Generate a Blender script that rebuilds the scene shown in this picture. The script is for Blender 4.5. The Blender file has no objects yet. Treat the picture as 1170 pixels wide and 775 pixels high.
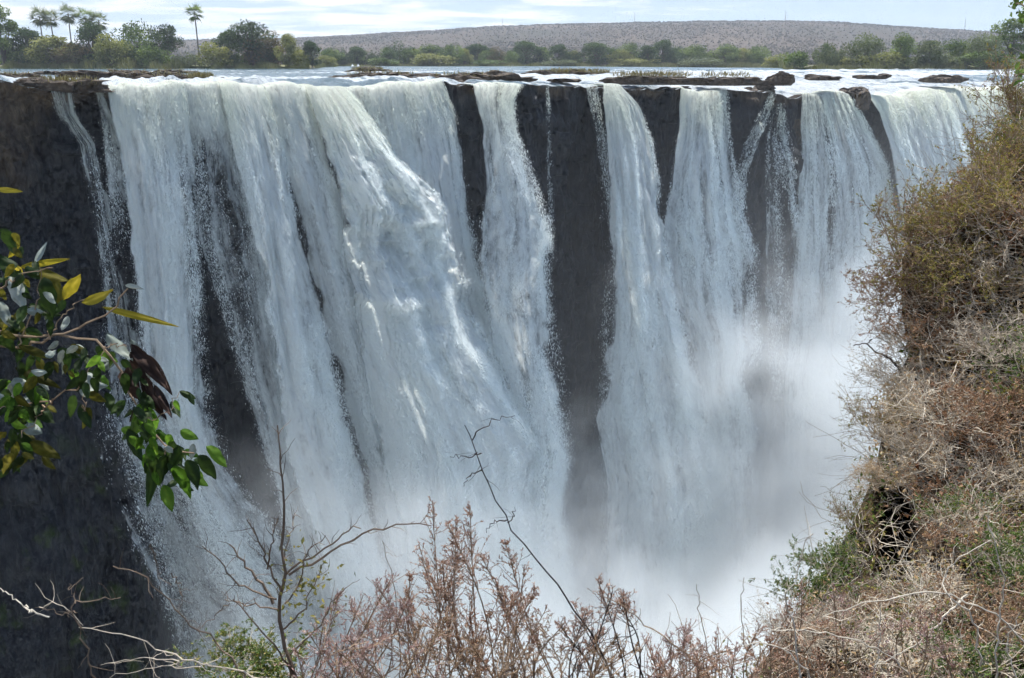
import bpy, math, random
import numpy as np
from mathutils import Vector
rng = np.random.default_rng(7)
random.seed(7)
sc = bpy.context.scene
COL = sc.collection

# ------------------------------------------------------------------ camera model (photo pixels 1170 x 775)
FPX, CX, CY, CAMZ = 1050.0, 585.0, 387.5, 3.0
TH = math.atan((387.5 - 70.0) / FPX)
CT, ST = math.cos(TH), math.sin(TH)

def ray(px, py):
    px = np.asarray(px, float); py = np.asarray(py, float)
    x = (px - CX) / FPX; v = (CY - py) / FPX
    x, v = np.broadcast_arrays(x, v)
    d = np.stack([x, CT + v * ST, -ST + v * CT], -1)
    return d / d[..., 1:2]                      # y component = 1

def at(px, py, Y):
    d = ray(px, py)
    Y = np.asarray(Y, float)[..., None] if np.ndim(Y) else Y
    return d * Y + np.array([0, 0, CAMZ])

# ------------------------------------------------------------------ noise
def _h(ix, iy, iz, seed):
    h = (ix.astype(np.int64) * 374761393 + iy.astype(np.int64) * 668265263 + iz.astype(np.int64) * 2147483647 + seed * 974634777) & 0xFFFFFFFF
    h = ((h ^ (h >> 13)) * 1274126177) & 0xFFFFFFFF
    h = ((h ^ (h >> 16)) * 2246822519) & 0xFFFFFFFF
    return ((h ^ (h >> 15)) & 0xFFFFFF) / float(0xFFFFFF) * 2 - 1

def vnoise(x, y, z=0.0, seed=0):
    x, y, z = np.broadcast_arrays(np.asarray(x, float), np.asarray(y, float), np.asarray(z, float))
    ix, iy, iz = np.floor(x), np.floor(y), np.floor(z)
    fx, fy, fz = x - ix, y - iy, z - iz
    fx = fx * fx * fx * (fx * (fx * 6 - 15) + 10); fy = fy * fy * fy * (fy * (fy * 6 - 15) + 10); fz = fz * fz * (3 - 2 * fz)
    r = 0
    for a in (0, 1):
        for b in (0, 1):
            for c in (0, 1):
                w = (fx if a else 1 - fx) * (fy if b else 1 - fy) * (fz if c else 1 - fz)
                r = r + w * _h(ix + a, iy + b, iz + c, seed)
    return r

def fbm(x, y, z=0.0, octv=5, gain=0.5, lac=2.07, seed=0):
    a, r, n = 1.0, 0.0, 0.0
    x = np.asarray(x, float); y = np.asarray(y, float); z = np.asarray(z, float)
    for o in range(octv):
        r = r + a * vnoise(x, y, z, seed + o * 17); n += a
        x, y, z = x * lac + 3.1, y * lac + 1.7, z * lac + 0.3
        a *= gain
    return r / n * 1.6

def billow(x, y, z=0.0, octv=5, gain=0.5, seed=0):
    a, r, n = 1.0, 0.0, 0.0
    x = np.asarray(x, float); y = np.asarray(y, float); z = np.asarray(z, float)
    for o in range(octv):
        r = r + a * (1 - np.abs(vnoise(x, y, z, seed + o * 17)) * 2); n += a
        x, y, z = x * 2.07 + 3.1, y * 2.07 + 1.7, z * 2.07 + .3
        a *= gain
    return r / n

def sst(a, b, x):
    t = np.clip((np.asarray(x, float) - a) / (b - a), 0, 1)
    return t * t * (3 - 2 * t)

# ------------------------------------------------------------------ mesh helpers
class MB:
    """collects vertices and faces (tris or quads) and links them as one mesh object"""
    def __init__(self):
        self.v, self.f3, self.f4, self.n = [], [], [], 0
        self.c = []
    def add(self, v, f, col=None):
        v = np.asarray(v, float).reshape(-1, 3); f = np.asarray(f, int)
        (self.f3 if f.shape[1] == 3 else self.f4).append(f + self.n)
        self.v.append(v); self.n += len(v)
        if col is None: col = np.full((len(v),), 0.5)
        self.c.append(np.broadcast_to(np.asarray(col, float), (len(v),)))
    def tubes(self, P, R, k=3, col=None):
        """P (M,n,3) polylines, R (M,n) radii"""
        P = np.asarray(P, float); R = np.asarray(R, float)
        M, n, _ = P.shape
        T = np.gradient(P, axis=1); T /= np.linalg.norm(T, axis=2, keepdims=True) + 1e-9
        ref = np.where(np.abs(T[:, :1, 2:3]) > .9, np.array([[[1., 0, 0]]]), np.array([[[0, 0, 1.]]]))
        A = np.cross(T, np.broadcast_to(ref, T.shape)); A /= np.linalg.norm(A, axis=2, keepdims=True) + 1e-9
        B = np.cross(T, A)
        th = np.arange(k) * 2 * math.pi / k
        V = P[:, :, None] + R[:, :, None, None] * (A[:, :, None] * np.cos(th)[None, None, :, None] + B[:, :, None] * np.sin(th)[None, None, :, None])
        idx = np.arange(M * n * k).reshape(M, n, k)
        a = idx[:, :-1]; b = idx[:, 1:]
        f = np.stack([a, np.roll(a, -1, 2), np.roll(b, -1, 2), b], -1).reshape(-1, 4)
        if col is not None and np.ndim(col): col = np.repeat(np.asarray(col), n * k)
        self.add(V.reshape(-1, 3), f, col)
    def tube(self, pts, r0, r1, k=5, n=None, col=None):
        p = np.asarray(pts, float)
        if n: p = smooth_line(p, n)
        self.tubes(p[None], np.linspace(r0, r1, len(p))[None], k, col)
    def leaves(self, c, d, u, L, W, fold=0.25, col=None):
        """diamond leaves: base c, direction d, side hint u"""
        c, d, u = (np.asarray(q, float).reshape(-1, 3) for q in (c, d, u))
        d = d / (np.linalg.norm(d, axis=1, keepdims=True) + 1e-9)
        s = np.cross(d, u); s /= np.linalg.norm(s, axis=1, keepdims=True) + 1e-9
        nrm = np.cross(s, d)
        L = np.broadcast_to(np.asarray(L, float), (len(c),))[:, None]; W = np.broadcast_to(np.asarray(W, float), (len(c),))[:, None]
        m = c + d * L * .45
        V = np.stack([c, m + s * W * .5 + nrm * W * fold, c + d * L, m - s * W * .5 + nrm * W * fold], 1)
        i = np.arange(len(c))[:, None] * 4
        f = np.concatenate([i + np.array([[0, 1, 2]]), i + np.array([[0, 2, 3]])], 0)
        if col is not None and np.ndim(col): col = np.repeat(np.asarray(col), 4)
        self.add(V.reshape(-1, 3), f, col)
    def build(self, name, mat, parent=None, smooth=False, uv=None):
        me = bpy.data.meshes.new(name)
        V = np.concatenate(self.v)
        F3 = np.concatenate(self.f3) if self.f3 else np.zeros((0, 3), int)
        F4 = np.concatenate(self.f4) if self.f4 else np.zeros((0, 4), int)
        me.vertices.add(len(V)); me.vertices.foreach_set('co', V.astype(np.float32).ravel())
        nl = F3.size + F4.size
        me.loops.add(nl); me.loops.foreach_set('vertex_index', np.concatenate([F3.ravel(), F4.ravel()]).astype(np.int32))
        tot = np.concatenate([np.full(len(F3), 3), np.full(len(F4), 4)])
        me.polygons.add(len(tot))
        st = np.concatenate([[0], np.cumsum(tot)[:-1]]).astype(np.int32)
        me.polygons.foreach_set('loop_start', st)
        try: me.polygons.foreach_set('loop_total', tot.astype(np.int32))
        except Exception: pass
        me.polygons.foreach_set('use_smooth', np.full(len(tot), smooth))
        at_ = me.attributes.new('tint', 'FLOAT', 'POINT')
        at_.data.foreach_set('value', np.concatenate(self.c).astype(np.float32))
        me.update(calc_edges=True)
        o = bpy.data.objects.new(name, me); COL.objects.link(o)
        if mat: me.materials.append(mat)
        if parent: o.parent = parent
        return o

def grid_faces(nr, nc):
    i = np.arange(nr * nc).reshape(nr, nc)
    return np.stack([i[:-1, :-1], i[1:, :-1], i[1:, 1:], i[:-1, 1:]], -1).reshape(-1, 4)

def grid_obj(name, P, mat, parent=None, attrs=None, uv=None, smooth=True):
    nr, nc, _ = P.shape
    b = MB(); b.add(P.reshape(-1, 3), grid_faces(nr, nc))
    o = b.build(name, mat, parent, smooth); me = o.data
    for k, a in (attrs or {}).items():
        x = me.attributes.new(k, 'FLOAT', 'POINT'); x.data.foreach_set('value', np.asarray(a, np.float32).ravel())
    if uv is not None:
        x = me.attributes.new('flow', 'FLOAT_VECTOR', 'POINT')
        x.data.foreach_set('vector', np.concatenate([uv.reshape(-1, 2), np.zeros((nr * nc, 1))], 1).astype(np.float32).ravel())
    return o

def smooth_line(p, n):
    p = np.asarray(p, float)
    seg = np.linalg.norm(np.diff(p, axis=0), axis=1); t = np.concatenate([[0], np.cumsum(seg)]); t /= t[-1]
    q = np.linspace(0, 1, n)
    if len(p) < 3: return np.stack([np.interp(q, t, p[:, i]) for i in range(3)], 1)
    # catmull-rom (monotone in t)
    out = np.zeros((n, 3)); m = np.gradient(p, t, axis=0)
    k = np.clip(np.searchsorted(t, q, side='right') - 1, 0, len(p) - 2)
    h = (t[k + 1] - t[k])[:, None]; s = ((q - t[k])[:, None]) / h
    out = (2*s**3-3*s**2+1)*p[k] + (s**3-2*s**2+s)*h*m[k] + (-2*s**3+3*s**2)*p[k+1] + (s**3-s**2)*h*m[k+1]
    return out

def tag(o, label=None, cat=None, group=None, kind=None):
    for k, v in (('label', label), ('category', cat), ('group', group), ('kind', kind)):
        if v: o[k] = v
    return o

def empty(name, loc=(0, 0, 0)):
    o = bpy.data.objects.new(name, None); COL.objects.link(o); o.location = Vector([float(q) for q in loc]); o.empty_display_size = .2
    return o

def copy_thing(root, loc, rz=0.0, scale=1.0, mats=None):
    c = root.copy(); COL.objects.link(c)
    for k in list(c.keys()):
        if k in ('label', 'group'): del c[k]
    c.location = Vector([float(q) for q in loc]); c.rotation_euler = (0, 0, rz)
    c.scale = scale if np.ndim(scale) else (scale, scale, scale)
    for ch in [x for x in bpy.data.objects if x.parent == root]:
        d = ch.copy(); COL.objects.link(d); d.parent = c
    return c

# ------------------------------------------------------------------ materials
class NT:
    def __init__(self, mat):
        self.t = mat.node_tree; self.t.nodes.clear()
    def n(self, typ, **kw):
        x = self.t.nodes.new(typ)
        ins = kw.pop('ins', {})
        for k, v in kw.items(): setattr(x, k, v)
        for k, v in ins.items():
            if hasattr(v, 'links') or isinstance(v, bpy.types.NodeSocket): self.t.links.new(v, x.inputs[k])
            else: x.inputs[k].default_value = v
        return x
    def math(self, op, a, b=None, c=None, clamp=False):
        x = self.t.nodes.new('ShaderNodeMath'); x.operation = op; x.use_clamp = clamp
        for i, v in enumerate((a, b, c)):
            if v is None: continue
            if isinstance(v, bpy.types.NodeSocket): self.t.links.new(v, x.inputs[i])
            else: x.inputs[i].default_value = v
        return x.outputs[0]
    def mapr(self, v, a, b, c=0.0, d=1.0, typ='SMOOTHSTEP'):
        x = self.n('ShaderNodeMapRange', interpolation_type=typ, ins={'Value': v})
        for k, q in (('From Min', a), ('From Max', b), ('To Min', c), ('To Max', d)):
            if isinstance(q, bpy.types.NodeSocket): self.t.links.new(q, x.inputs[k])
            else: x.inputs[k].default_value = q
        return x.outputs['Result']
    def ramp(self, v, stops):
        x = self.n('ShaderNodeValToRGB', ins={'Fac': v}); e = x.color_ramp.elements
        while len(e) < len(stops): e.new(0.5)
        for q, (p, c) in zip(e, stops): q.position = p; q.color = (*c, 1)
        return x.outputs['Color']
    def mix(self, f, a, b):
        x = self.n('ShaderNodeMix', data_type='RGBA')
        for s, v in ((x.inputs[0], f), (x.inputs[6], a), (x.inputs[7], b)):
            if isinstance(v, bpy.types.NodeSocket): self.t.links.new(v, s)
            else: s.default_value = v if not isinstance(v, tuple) else (*v, 1)[:4]
        return x.outputs[2]
    def attr(self, name): return self.n('ShaderNodeAttribute', attribute_name=name)
    def noise(self, vec, scale, detail=4, rough=.55, dist=0.0):
        x = self.n('ShaderNodeTexNoise', ins={'Scale': scale, 'Detail': detail, 'Roughness': rough, 'Distortion': dist})
        if vec is not None: self.t.links.new(vec, x.inputs['Vector'])
        return x.outputs['Fac']
    def scale(self, vec, s):
        x = self.n('ShaderNodeVectorMath', operation='MULTIPLY'); self.t.links.new(vec, x.inputs[0]); x.inputs[1].default_value = s
        return x.outputs[0]
    def out(self, surf=None, vol=None):
        o = self.n('ShaderNodeOutputMaterial')
        if surf is not None: self.t.links.new(surf, o.inputs['Surface'])
        if vol is not None: self.t.links.new(vol, o.inputs['Volume'])

def newmat(name):
    m = bpy.data.materials.new(name); m.use_nodes = True
    return m, NT(m)

def mat_leaf(name, stops, transl=.35, rough=.6, objvar=True, spec=.3):
    m, t = newmat(name)
    a = t.attr('tint').outputs['Fac']
    if objvar:
        r = t.n('ShaderNodeObjectInfo').outputs['Random']
        a = t.math('ADD', a, t.math('MULTIPLY', t.math('SUBTRACT', r, .5), .25))
    c = t.ramp(a, stops)
    b = t.n('ShaderNodeBsdfPrincipled', ins={'Base Color': c, 'Roughness': rough, 'Specular IOR Level': spec})
    tr = t.n('ShaderNodeBsdfTranslucent', ins={'Color': c})
    mx = t.n('ShaderNodeMixShader', ins={0: transl, 1: b.outputs[0], 2: tr.outputs[0]})
    t.out(mx.outputs[0])
    return m

def mat_bark(name, c0, c1, rough=.85, scale=30):
    m, t = newmat(name)
    tc = t.n('ShaderNodeTexCoord').outputs['Object']
    nz = t.noise(tc, scale, 4, .6)
    a = t.attr('tint').outputs['Fac']
    f = t.math('ADD', t.math('MULTIPLY', nz, .6), t.math('MULTIPLY', a, .5), clamp=True)
    c = t.mix(f, c0, c1)
    b = t.n('ShaderNodeBsdfPrincipled', ins={'Base Color': c, 'Roughness': rough, 'Specular IOR Level': .2})
    t.out(b.outputs[0])
    return m
# ================================================================== SETTING
P0 = at(60, 104, 88.0); P0[2] = 0
_p1 = at(1100, 104, 165.0); _p1[2] = 0
TV = (_p1 - P0) / np.linalg.norm(_p1 - P0)                 # along the fall line, to the right
NV = np.array([TV[1], -TV[0], 0.0])                        # out of the wall, towards the viewer
CAM = np.array([0, 0, CAMZ])
W0 = float(np.dot(CAM - P0, NV))

def hit(px, py, out=0.0):
    d = ray(px, py)
    t = (out - W0) / (d @ NV)
    return CAM + d * t[..., None]

LIP = np.array([(-400, 93), (0, 92), (45, 97), (60, 103), (85, 103), (110, 98), (200, 95), (300, 97), (350, 98), (400, 99), (450, 96),
                (505, 93), (560, 96), (640, 97), (700, 99), (760, 99), (800, 105), (835, 104), (870, 104), (900, 108), (950, 106),
                (1000, 107), (1060, 104), (1130, 101), (1200, 98), (1470, 96)], float)
LPX = np.arange(-400, 1470, 2.0)
LPY = np.interp(LPX, LIP[:, 0], LIP[:, 1]) + 2.6 * vnoise(LPX * .04, 0, seed=5) + 1.6 * vnoise(LPX * .13, 0, seed=8)
_L = hit(LPX, LPY)
LS = (_L - P0) @ TV; LZ = _L[:, 2]
def s_px(px): return np.interp(px, LPX, LS)
def px_s(s): return np.interp(s, LS, LPX)
def lip_y(px): return np.interp(px, LPX, LPY)
def lip_z(s): return np.interp(s, LS, LZ)
def wpt(s, out, z):
    s, out, z = np.broadcast_arrays(np.asarray(s, float), np.asarray(out, float), np.asarray(z, float))
    p = P0 + TV * s[..., None] + NV * out[..., None]
    p[..., 2] = z
    return p

def rock_out(s, z):
    h = lip_z(s) - z
    px = px_s(s)
    o = -0.9 + fbm(s * .16, z * .03, seed=1, octv=4) * 1.5
    o = o - .8 * np.abs(vnoise(s * .42 + .6 * vnoise(s * .2, z * .1), z * .045, seed=2)) - .35 * np.abs(vnoise(s * 1.15, z * .12, seed=3))
    o = o + fbm(s * .55, z * .45, seed=4, octv=4) * .5
    cs1 = np.floor(s / 2.3 + .35 * vnoise(s * .1, z * .03, seed=14)); cz1 = np.floor(z / 5.5 + 7 * _h(cs1, cs1 * 0, cs1 * 0, 15))
    cs2 = np.floor(s / .85 + .5 * vnoise(s * .3, z * .1, seed=16)); cz2 = np.floor(z / 1.9 + 7 * _h(cs2, cs2 * 0, cs2 * 0, 17))
    o = o + .55 * _h(cs1, cz1, cs1 * 0, 18) + .24 * _h(cs2, cz2, cs2 * 0, 19)
    lg = z * .11 + .8 * vnoise(s * .08, z * .02, seed=6)
    o = o + .55 * (sst(.35, .6, lg - np.floor(lg)) - sst(.85, 1., lg - np.floor(lg)))
    left = s_px(70)
    o = o + sst(left + 4, left - 9, s) * np.clip(h, 0, 90) * .07
    edge = left - 1 + h * .14
    o = o + 3.0 * sst(edge + 3, edge - 5, s) * sst(9, 34, h) + 5 * sst(edge + 1, edge - 12, s) * sst(30, 62, h)
    # ledge under the narrow cascade
    o = o + 1.6 * sst(s_px(35), s_px(60), s) * sst(s_px(135), s_px(105), s) * sst(4.5, 5.5, h)
    # lumpy buttress between the falls
    b = sst(s_px(832), s_px(850), s) * sst(s_px(925), s_px(895), s)
    o = o + b * (1.2 + 1.5 * sst(6, 9, h) + 1.0 * vnoise(s * .35, z * .12, seed=9))
    b2 = sst(s_px(590), s_px(605), s) * sst(s_px(692), s_px(680), s)
    o = o + b2 * 1.4
    o = o + 1.2 * sst(s_px(500), s_px(512), s) * sst(s_px(560), s_px(540), s)
    return o

# ---- cliff
m, t = newmat('basalt')
tc = t.n('ShaderNodeTexCoord').outputs['Object']
g = t.n('ShaderNodeNewGeometry')
big = t.noise(t.scale(tc, (.12, .12, .05)), 1, 5, .6)
fine = t.noise(t.scale(tc, (1.3, 1.3, .5)), 1, 6, .65)
vert = t.noise(t.scale(tc, (.9, .9, .04)), 1, 4, .6)
c = t.ramp(t.math('ADD', t.math('MULTIPLY', big, .5), t.math('MULTIPLY', fine, .5)), [(.3, (.004, .005, .006)), (.47, (.011, .012, .015)), (.6, (.026, .028, .032)), (.72, (.075, .074, .072))])
brown = t.ramp(fine, [(.3, (.022, .015, .011)), (.5, (.065, .046, .031)), (.7, (.15, .11, .07))])
dry = t.attr('dry').outputs['Fac']
c = t.mix(dry, c, brown)
moss = t.mapr(t.noise(t.scale(tc, (.25, .25, .18)), 1, 5, .65), .55, .68)
mossf = t.math('MULTIPLY', moss, t.attr('moss').outputs['Fac'])
c = t.mix(mossf, c, (.03, .045, .012))
bh = t.math('ADD', t.math('MULTIPLY', fine, .7), t.math('MULTIPLY', vert, .8))
bmp = t.n('ShaderNodeBump', ins={'Strength': 1.0, 'Distance': .9, 'Height': bh})
rr = t.math('ADD', .45, t.math('MULTIPLY', dry, .4))
b = t.n('ShaderNodeBsdfPrincipled', ins={'Base Color': c, 'Roughness': rr, 'Specular IOR Level': .14, 'Normal': bmp.outputs[0]})
t.out(b.outputs[0]); M_CLIFF = m

ss = np.interp(np.linspace(0, 1, 1300), [0, .05, .93, 1], [s_px(-390), s_px(-40), s_px(1190), s_px(1460)])
hh = np.concatenate([np.linspace(0, 30, 190), np.linspace(30.3, 101, 200)])
S, H = np.meshgrid(ss, hh)
Z = lip_z(S) - H - .12
O = rock_out(S, Z) * sst(-.5, 2.0, H)
P = wpt(S, O, Z)
back = wpt(ss[None, :], np.array([[-30.], [-8.], [-2.5]]), (lip_z(ss) - .25)[None, :] + np.array([[-.8], [-.35], [0.]]))
P = np.concatenate([back, P], 0)
Hx = np.concatenate([np.zeros((3, len(ss))), H], 0); Sx = np.concatenate([np.repeat(ss[None], 3, 0), S], 0)
pxs = px_s(Sx)
dry = np.clip(.8 * sst(1.8, .3, Hx + 1.2 * fbm(Sx * .3, Hx * .3, seed=11)) + .8 * sst(75, 20, pxs) * sst(9, 1, Hx + 6 * fbm(Sx * .15, Hx * .15, seed=12)), 0, 1)
moss = sst(140, 40, pxs) * sst(25, 45, Hx)
o = grid_obj('cliff', P, M_CLIFF, attrs={'dry': dry, 'moss': moss})
tag(o, 'dark basalt cliff face behind the falling water', 'cliff', kind='structure')

# ---- gorge floor
m, t = newmat('gorge_water')
tc = t.n('ShaderNodeTexCoord').outputs['Object']
f = t.noise(t.scale(tc, (.12, .12, .12)), 1, 6, .6)
c = t.ramp(f, [(.3, (.10, .14, .14)), (.55, (.75, .78, .78))])
b = t.n('ShaderNodeBsdfPrincipled', ins={'Base Color': c, 'Roughness': .5})
t.out(b.outputs[0])
xs = np.linspace(-120, 330, 90); ys = np.linspace(2, 260, 60)
X, Y = np.meshgrid(xs, ys)
P = np.stack([X, Y, -97 + 1.2 * fbm(X * .08, Y * .08, seed=21)], -1)
tag(grid_obj('gorge_water', P, m), 'churning white water at the foot of the gorge', 'water', kind='structure')

# ---- river above the falls
m, t = newmat('river_water')
tc = t.n('ShaderNodeTexCoord').outputs['Object']
foam = t.attr('foam').outputs['Fac']; FL = t.attr('flow').outputs['Vector']
n1 = t.noise(t.scale(FL, (.55, .11, 1)), 1, 7, .7, .4)
n2 = t.noise(t.scale(FL, (.11, .03, 1)), 1, 5, .62, .3)
nn = t.math('ADD', t.math('MULTIPLY', n1, .55), t.math('MULTIPLY', n2, .45))
thr = t.math('SUBTRACT', .78, t.math('MULTIPLY', foam, .5))
ff = t.mapr(nn, t.math('SUBTRACT', thr, .04), t.math('ADD', thr, .10), 0.0, .93)
rip = t.noise(t.scale(FL, (1.2, .3, 1)), 1, 6, .65)
bmp = t.n('ShaderNodeBump', ins={'Strength': .9, 'Distance': .6, 'Height': t.math('ADD', rip, n1)})
wa = t.n('ShaderNodeBsdfPrincipled', ins={'Base Color': (.05, .085, .10, 1), 'Roughness': .22, 'IOR': 1.33, 'Normal': bmp.outputs[0]})
fo = t.n('ShaderNodeBsdfPrincipled', ins={'Base Color': (.40, .43, .45, 1), 'Roughness': .7, 'Specular IOR Level': .2, 'Normal': bmp.outputs[0]})
mx = t.n('ShaderNodeMixShader', ins={0: ff, 1: wa.outputs[0], 2: fo.outputs[0]})
t.out(mx.outputs[0]); M_RIVER = m
sr = np.concatenate([np.linspace(s_px(-390), s_px(-30), 60)[:-1], np.linspace(s_px(-30), s_px(1190), 620), np.linspace(s_px(1190), s_px(1460), 80)[1:]])
br = np.concatenate([[-.3, 0], np.geomspace(.7, 620, 210)])
S, Bk = np.meshgrid(sr, br)
def river_z(s, b):
    b = np.maximum(b, 0)
    px = px_s(s)
    k = sst(0, 1, b / (22 + 22 * sst(850, 950, px)))
    z = lip_z(s) * (1 - k) + .45 * k
    # step-like rapids
    z = z + .22 * np.sin(b * .35 + 2.5 * fbm(s * .05, b * .02, seed=31)) * sst(1, 5, b) * sst(70, 15, b)
    return z
fo = .50 * sst(140, 12, Bk) + .50 * fbm(S * .022, Bk * .055, seed=32, octv=3) + .06 * sst(840, 930, px_s(S)) * sst(120, 30, Bk) + .25 * sst(12, 1, Bk) \
    - .45 * sst(330, 345, px_s(S)) * sst(480, 440, px_s(S)) * sst(1, 4, Bk) * sst(45, 20, Bk) + .2
fo = np.clip(fo, -.2, .72)
Z = river_z(S, Bk) + (billow(S * .30, Bk * .11, 0, 5, .6, seed=33) * .75 + fbm(S * .9, Bk * .4, seed=34) * .2) * (.25 + .75 * sst(0, 6, Bk)) * sst(220, 40, Bk) * np.clip(fo + .15, .12, .9)
Z = Z - .3 * sst(3.5, 0, Bk)
P = wpt(S, -Bk, Z)
tag(grid_obj('river', P, M_RIVER, attrs={'foam': fo}, uv=np.stack([S + 200, Bk + 20], -1)), 'broken river with white rapids running to the lip', 'river', kind='structure')

# ---- ground: river bed, banks and plain to the horizon, hills
m, t = newmat('dry_plain')
tc = t.n('ShaderNodeTexCoord').outputs['Object']
n1 = t.noise(t.scale(tc, (.012, .012, .012)), 1, 6, .6); n2 = t.noise(t.scale(tc, (.11, .11, .11)), 1, 4, .6)
c = t.ramp(t.math('ADD', t.math('MULTIPLY', n1, .6), t.math('MULTIPLY', n2, .4)), [(.35, (.04, .032, .026)), (.5, (.062, .046, .036)), (.62, (.09, .066, .05))])
gr = t.ramp(n2, [(.35, (.07, .09, .03)), (.65, (.20, .19, .08))])
nf = t.noise(t.scale(tc, (.16, .05, .16)), 1, 5, .7); nb = t.noise(t.scale(tc, (.004, .0022, .01)), 1, 5, .6)
hc = t.ramp(t.math('ADD', t.math('MULTIPLY', nf, .35), t.math('MULTIPLY', nb, .65)), [(.36, (.026, .027, .017)), (.47, (.046, .038, .028)), (.56, (.068, .050, .037)), (.68, (.10, .078, .052))])
c = t.mix(t.attr('hill').outputs['Fac'], c, hc)
c = t.mix(t.attr('green').outputs['Fac'], c, gr)
b = t.n('ShaderNodeBsdfPrincipled', ins={'Base Color': c, 'Roughness': .95, 'Specular IOR Level': .1})
t.out(b.outputs[0]); M_PLAIN = m
gp = np.linspace(-380, 1440, 420)
gd0 = hit(gp, lip_y(gp))[:, 1] + 12
gk = np.concatenate([np.linspace(0, .33, 50), np.linspace(.335, 1, 130)])
GP, GK = np.meshgrid(gp, gk)
GD = gd0[None, :] * (4300 / gd0[None, :]) ** GK
HP = np.array([(-400, 52), (100, 50), (205, 46), (280, 44), (345, 43), (420, 39), (500, 35), (560, 31), (640, 28), (700, 27), (760, 25.5), (820, 24.5), (900, 24.5), (960, 26), (1020, 30), (1100, 35), (1170, 40), (1440, 52)], float)
RIDGE = 2600.0
def shore(px): return 335 + 170 * sst(355, 385, px) - 215 * sst(872, 905, px) + 8 * vnoise(px * .05, 0, seed=41)
def ground_z(px, d):
    top = ray(px, np.interp(px, HP[:, 0], HP[:, 1]) + 2.5)[..., 2] * RIDGE + CAMZ
    hill = top * (.55 * sst(900, 2000, d) + .45 * sst(1500, RIDGE, d)) * (1 - .3 * sst(RIDGE, 4300, d))
    hill = hill * (1 + .05 * fbm(px * .01, d * .002, seed=42) * sst(2500, 1200, d)) + sst(1000, RIDGE, d) * 1.5 * fbm(px * .03, d * .004, seed=43)
    sh = shore(px)
    return -1.6 + (2.35 + .3 * fbm(px * .03, d * .03, seed=44)) * sst(sh - 3, sh + 9, d) + hill
GZ = ground_z(GP, GD)
P = at(GP, 70.0, GD); P[..., 2] = GZ
green = sst(1100, 500, GD) * (.6 + .5 * fbm(GP * .02, GD * .01, seed=45))
tag(grid_obj('ground', P, M_PLAIN, attrs={'green': green, 'hill': sst(800, 1400, GD)}), 'dry wooded plain rising to long low hills', 'plain', kind='structure')

# ---- light
SUN_AZ, SUN_EL = math.radians(3), math.radians(68)
sd = Vector((math.sin(SUN_AZ) * math.cos(SUN_EL), math.cos(SUN_AZ) * math.cos(SUN_EL), math.sin(SUN_EL)))
L = bpy.data.lights.new('sun', 'SUN'); L.energy = 3.7; L.angle = math.radians(.5); L.color = (1, .96, .90)
lo = bpy.data.objects.new('sun', L); COL.objects.link(lo); lo.rotation_euler = sd.to_track_quat('Z', 'Y').to_euler()
w = bpy.data.worlds.new('World'); sc.world = w; w.use_nodes = True
class WT(NT):
    def __init__(self, nt): self.t = nt; nt.nodes.clear()
t = WT(w.node_tree)
sky = t.n('ShaderNodeTexSky', sky_type='NISHITA', sun_disc=False, sun_elevation=SUN_EL, sun_rotation=SUN_AZ, altitude=900, air_density=1.0, dust_density=0.15)
tc = t.n('ShaderNodeTexCoord').outputs['Generated']
sx = t.n('ShaderNodeSeparateXYZ', ins={0: tc})
zc = t.math('ADD', t.math('ABSOLUTE', sx.outputs[2]), .05)
ux = t.math('DIVIDE', sx.outputs[0], t.math('POWER', zc, .45)); uy = t.math('DIVIDE', sx.outputs[1], zc)
cv = t.n('ShaderNodeCombineXYZ', ins={0: ux, 1: t.math('MULTIPLY', uy, .28), 2: 0.0}).outputs[0]
cn = t.noise(cv, 3.2, 8, .6, .3)
lr = t.mapr(sx.outputs[0], -.1, .42)                      # fewer clouds to the right
th = t.math('ADD', .40, t.math('MULTIPLY', lr, .20))
cf = t.mapr(cn, th, t.math('ADD', th, .2))
cf = t.math('MULTIPLY', cf, .85)
low = t.mapr(sx.outputs[2], .45, .02)
skc = t.mix(low, sky.outputs[0], (2.05, 2.75, 3.35, 1))
cc = t.mix(cf, skc, (4.5, 4.55, 4.6, 1))
bg = t.n('ShaderNodeBackground', ins={0: cc, 1: .12})
ow = t.n('ShaderNodeOutputWorld'); w.node_tree.links.new(bg.outputs[0], ow.inputs[0])

# ---- camera and render settings
cd = bpy.data.cameras.new('camera'); co = bpy.data.objects.new('camera', cd); COL.objects.link(co)
cd.sensor_width = 36; cd.lens = 36 * FPX / 1170; cd.clip_start = .05; cd.clip_end = 20000
co.location = (0, 0, CAMZ); co.rotation_euler = (math.pi / 2 - TH, 0, 0)
sc.camera = co
sc.view_settings.view_transform = 'Standard'; sc.view_settings.look = 'None'; sc.view_settings.gamma = 1; sc.view_settings.exposure = 1.15
sc.view_settings.use_curve_mapping = False
cy = sc.cycles
cy.use_denoising = True
try: cy.denoiser = 'OPENIMAGEDENOISE'; cy.denoising_input_passes = 'RGB_ALBEDO_NORMAL'
except Exception: pass
cy.max_bounces = 8; cy.diffuse_bounces = 3; cy.glossy_bounces = 2; cy.transmission_bounces = 3; cy.transparent_max_bounces = 24; cy.volume_bounces = 3
cy.use_adaptive_sampling = True; cy.adaptive_threshold = .04; cy.adaptive_min_samples = 12; cy.volume_step_rate = 1.0; cy.volume_max_steps = 256; cy.sample_clamp_indirect = 6; cy.caustics_reflective = False; cy.caustics_refractive = False
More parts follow.
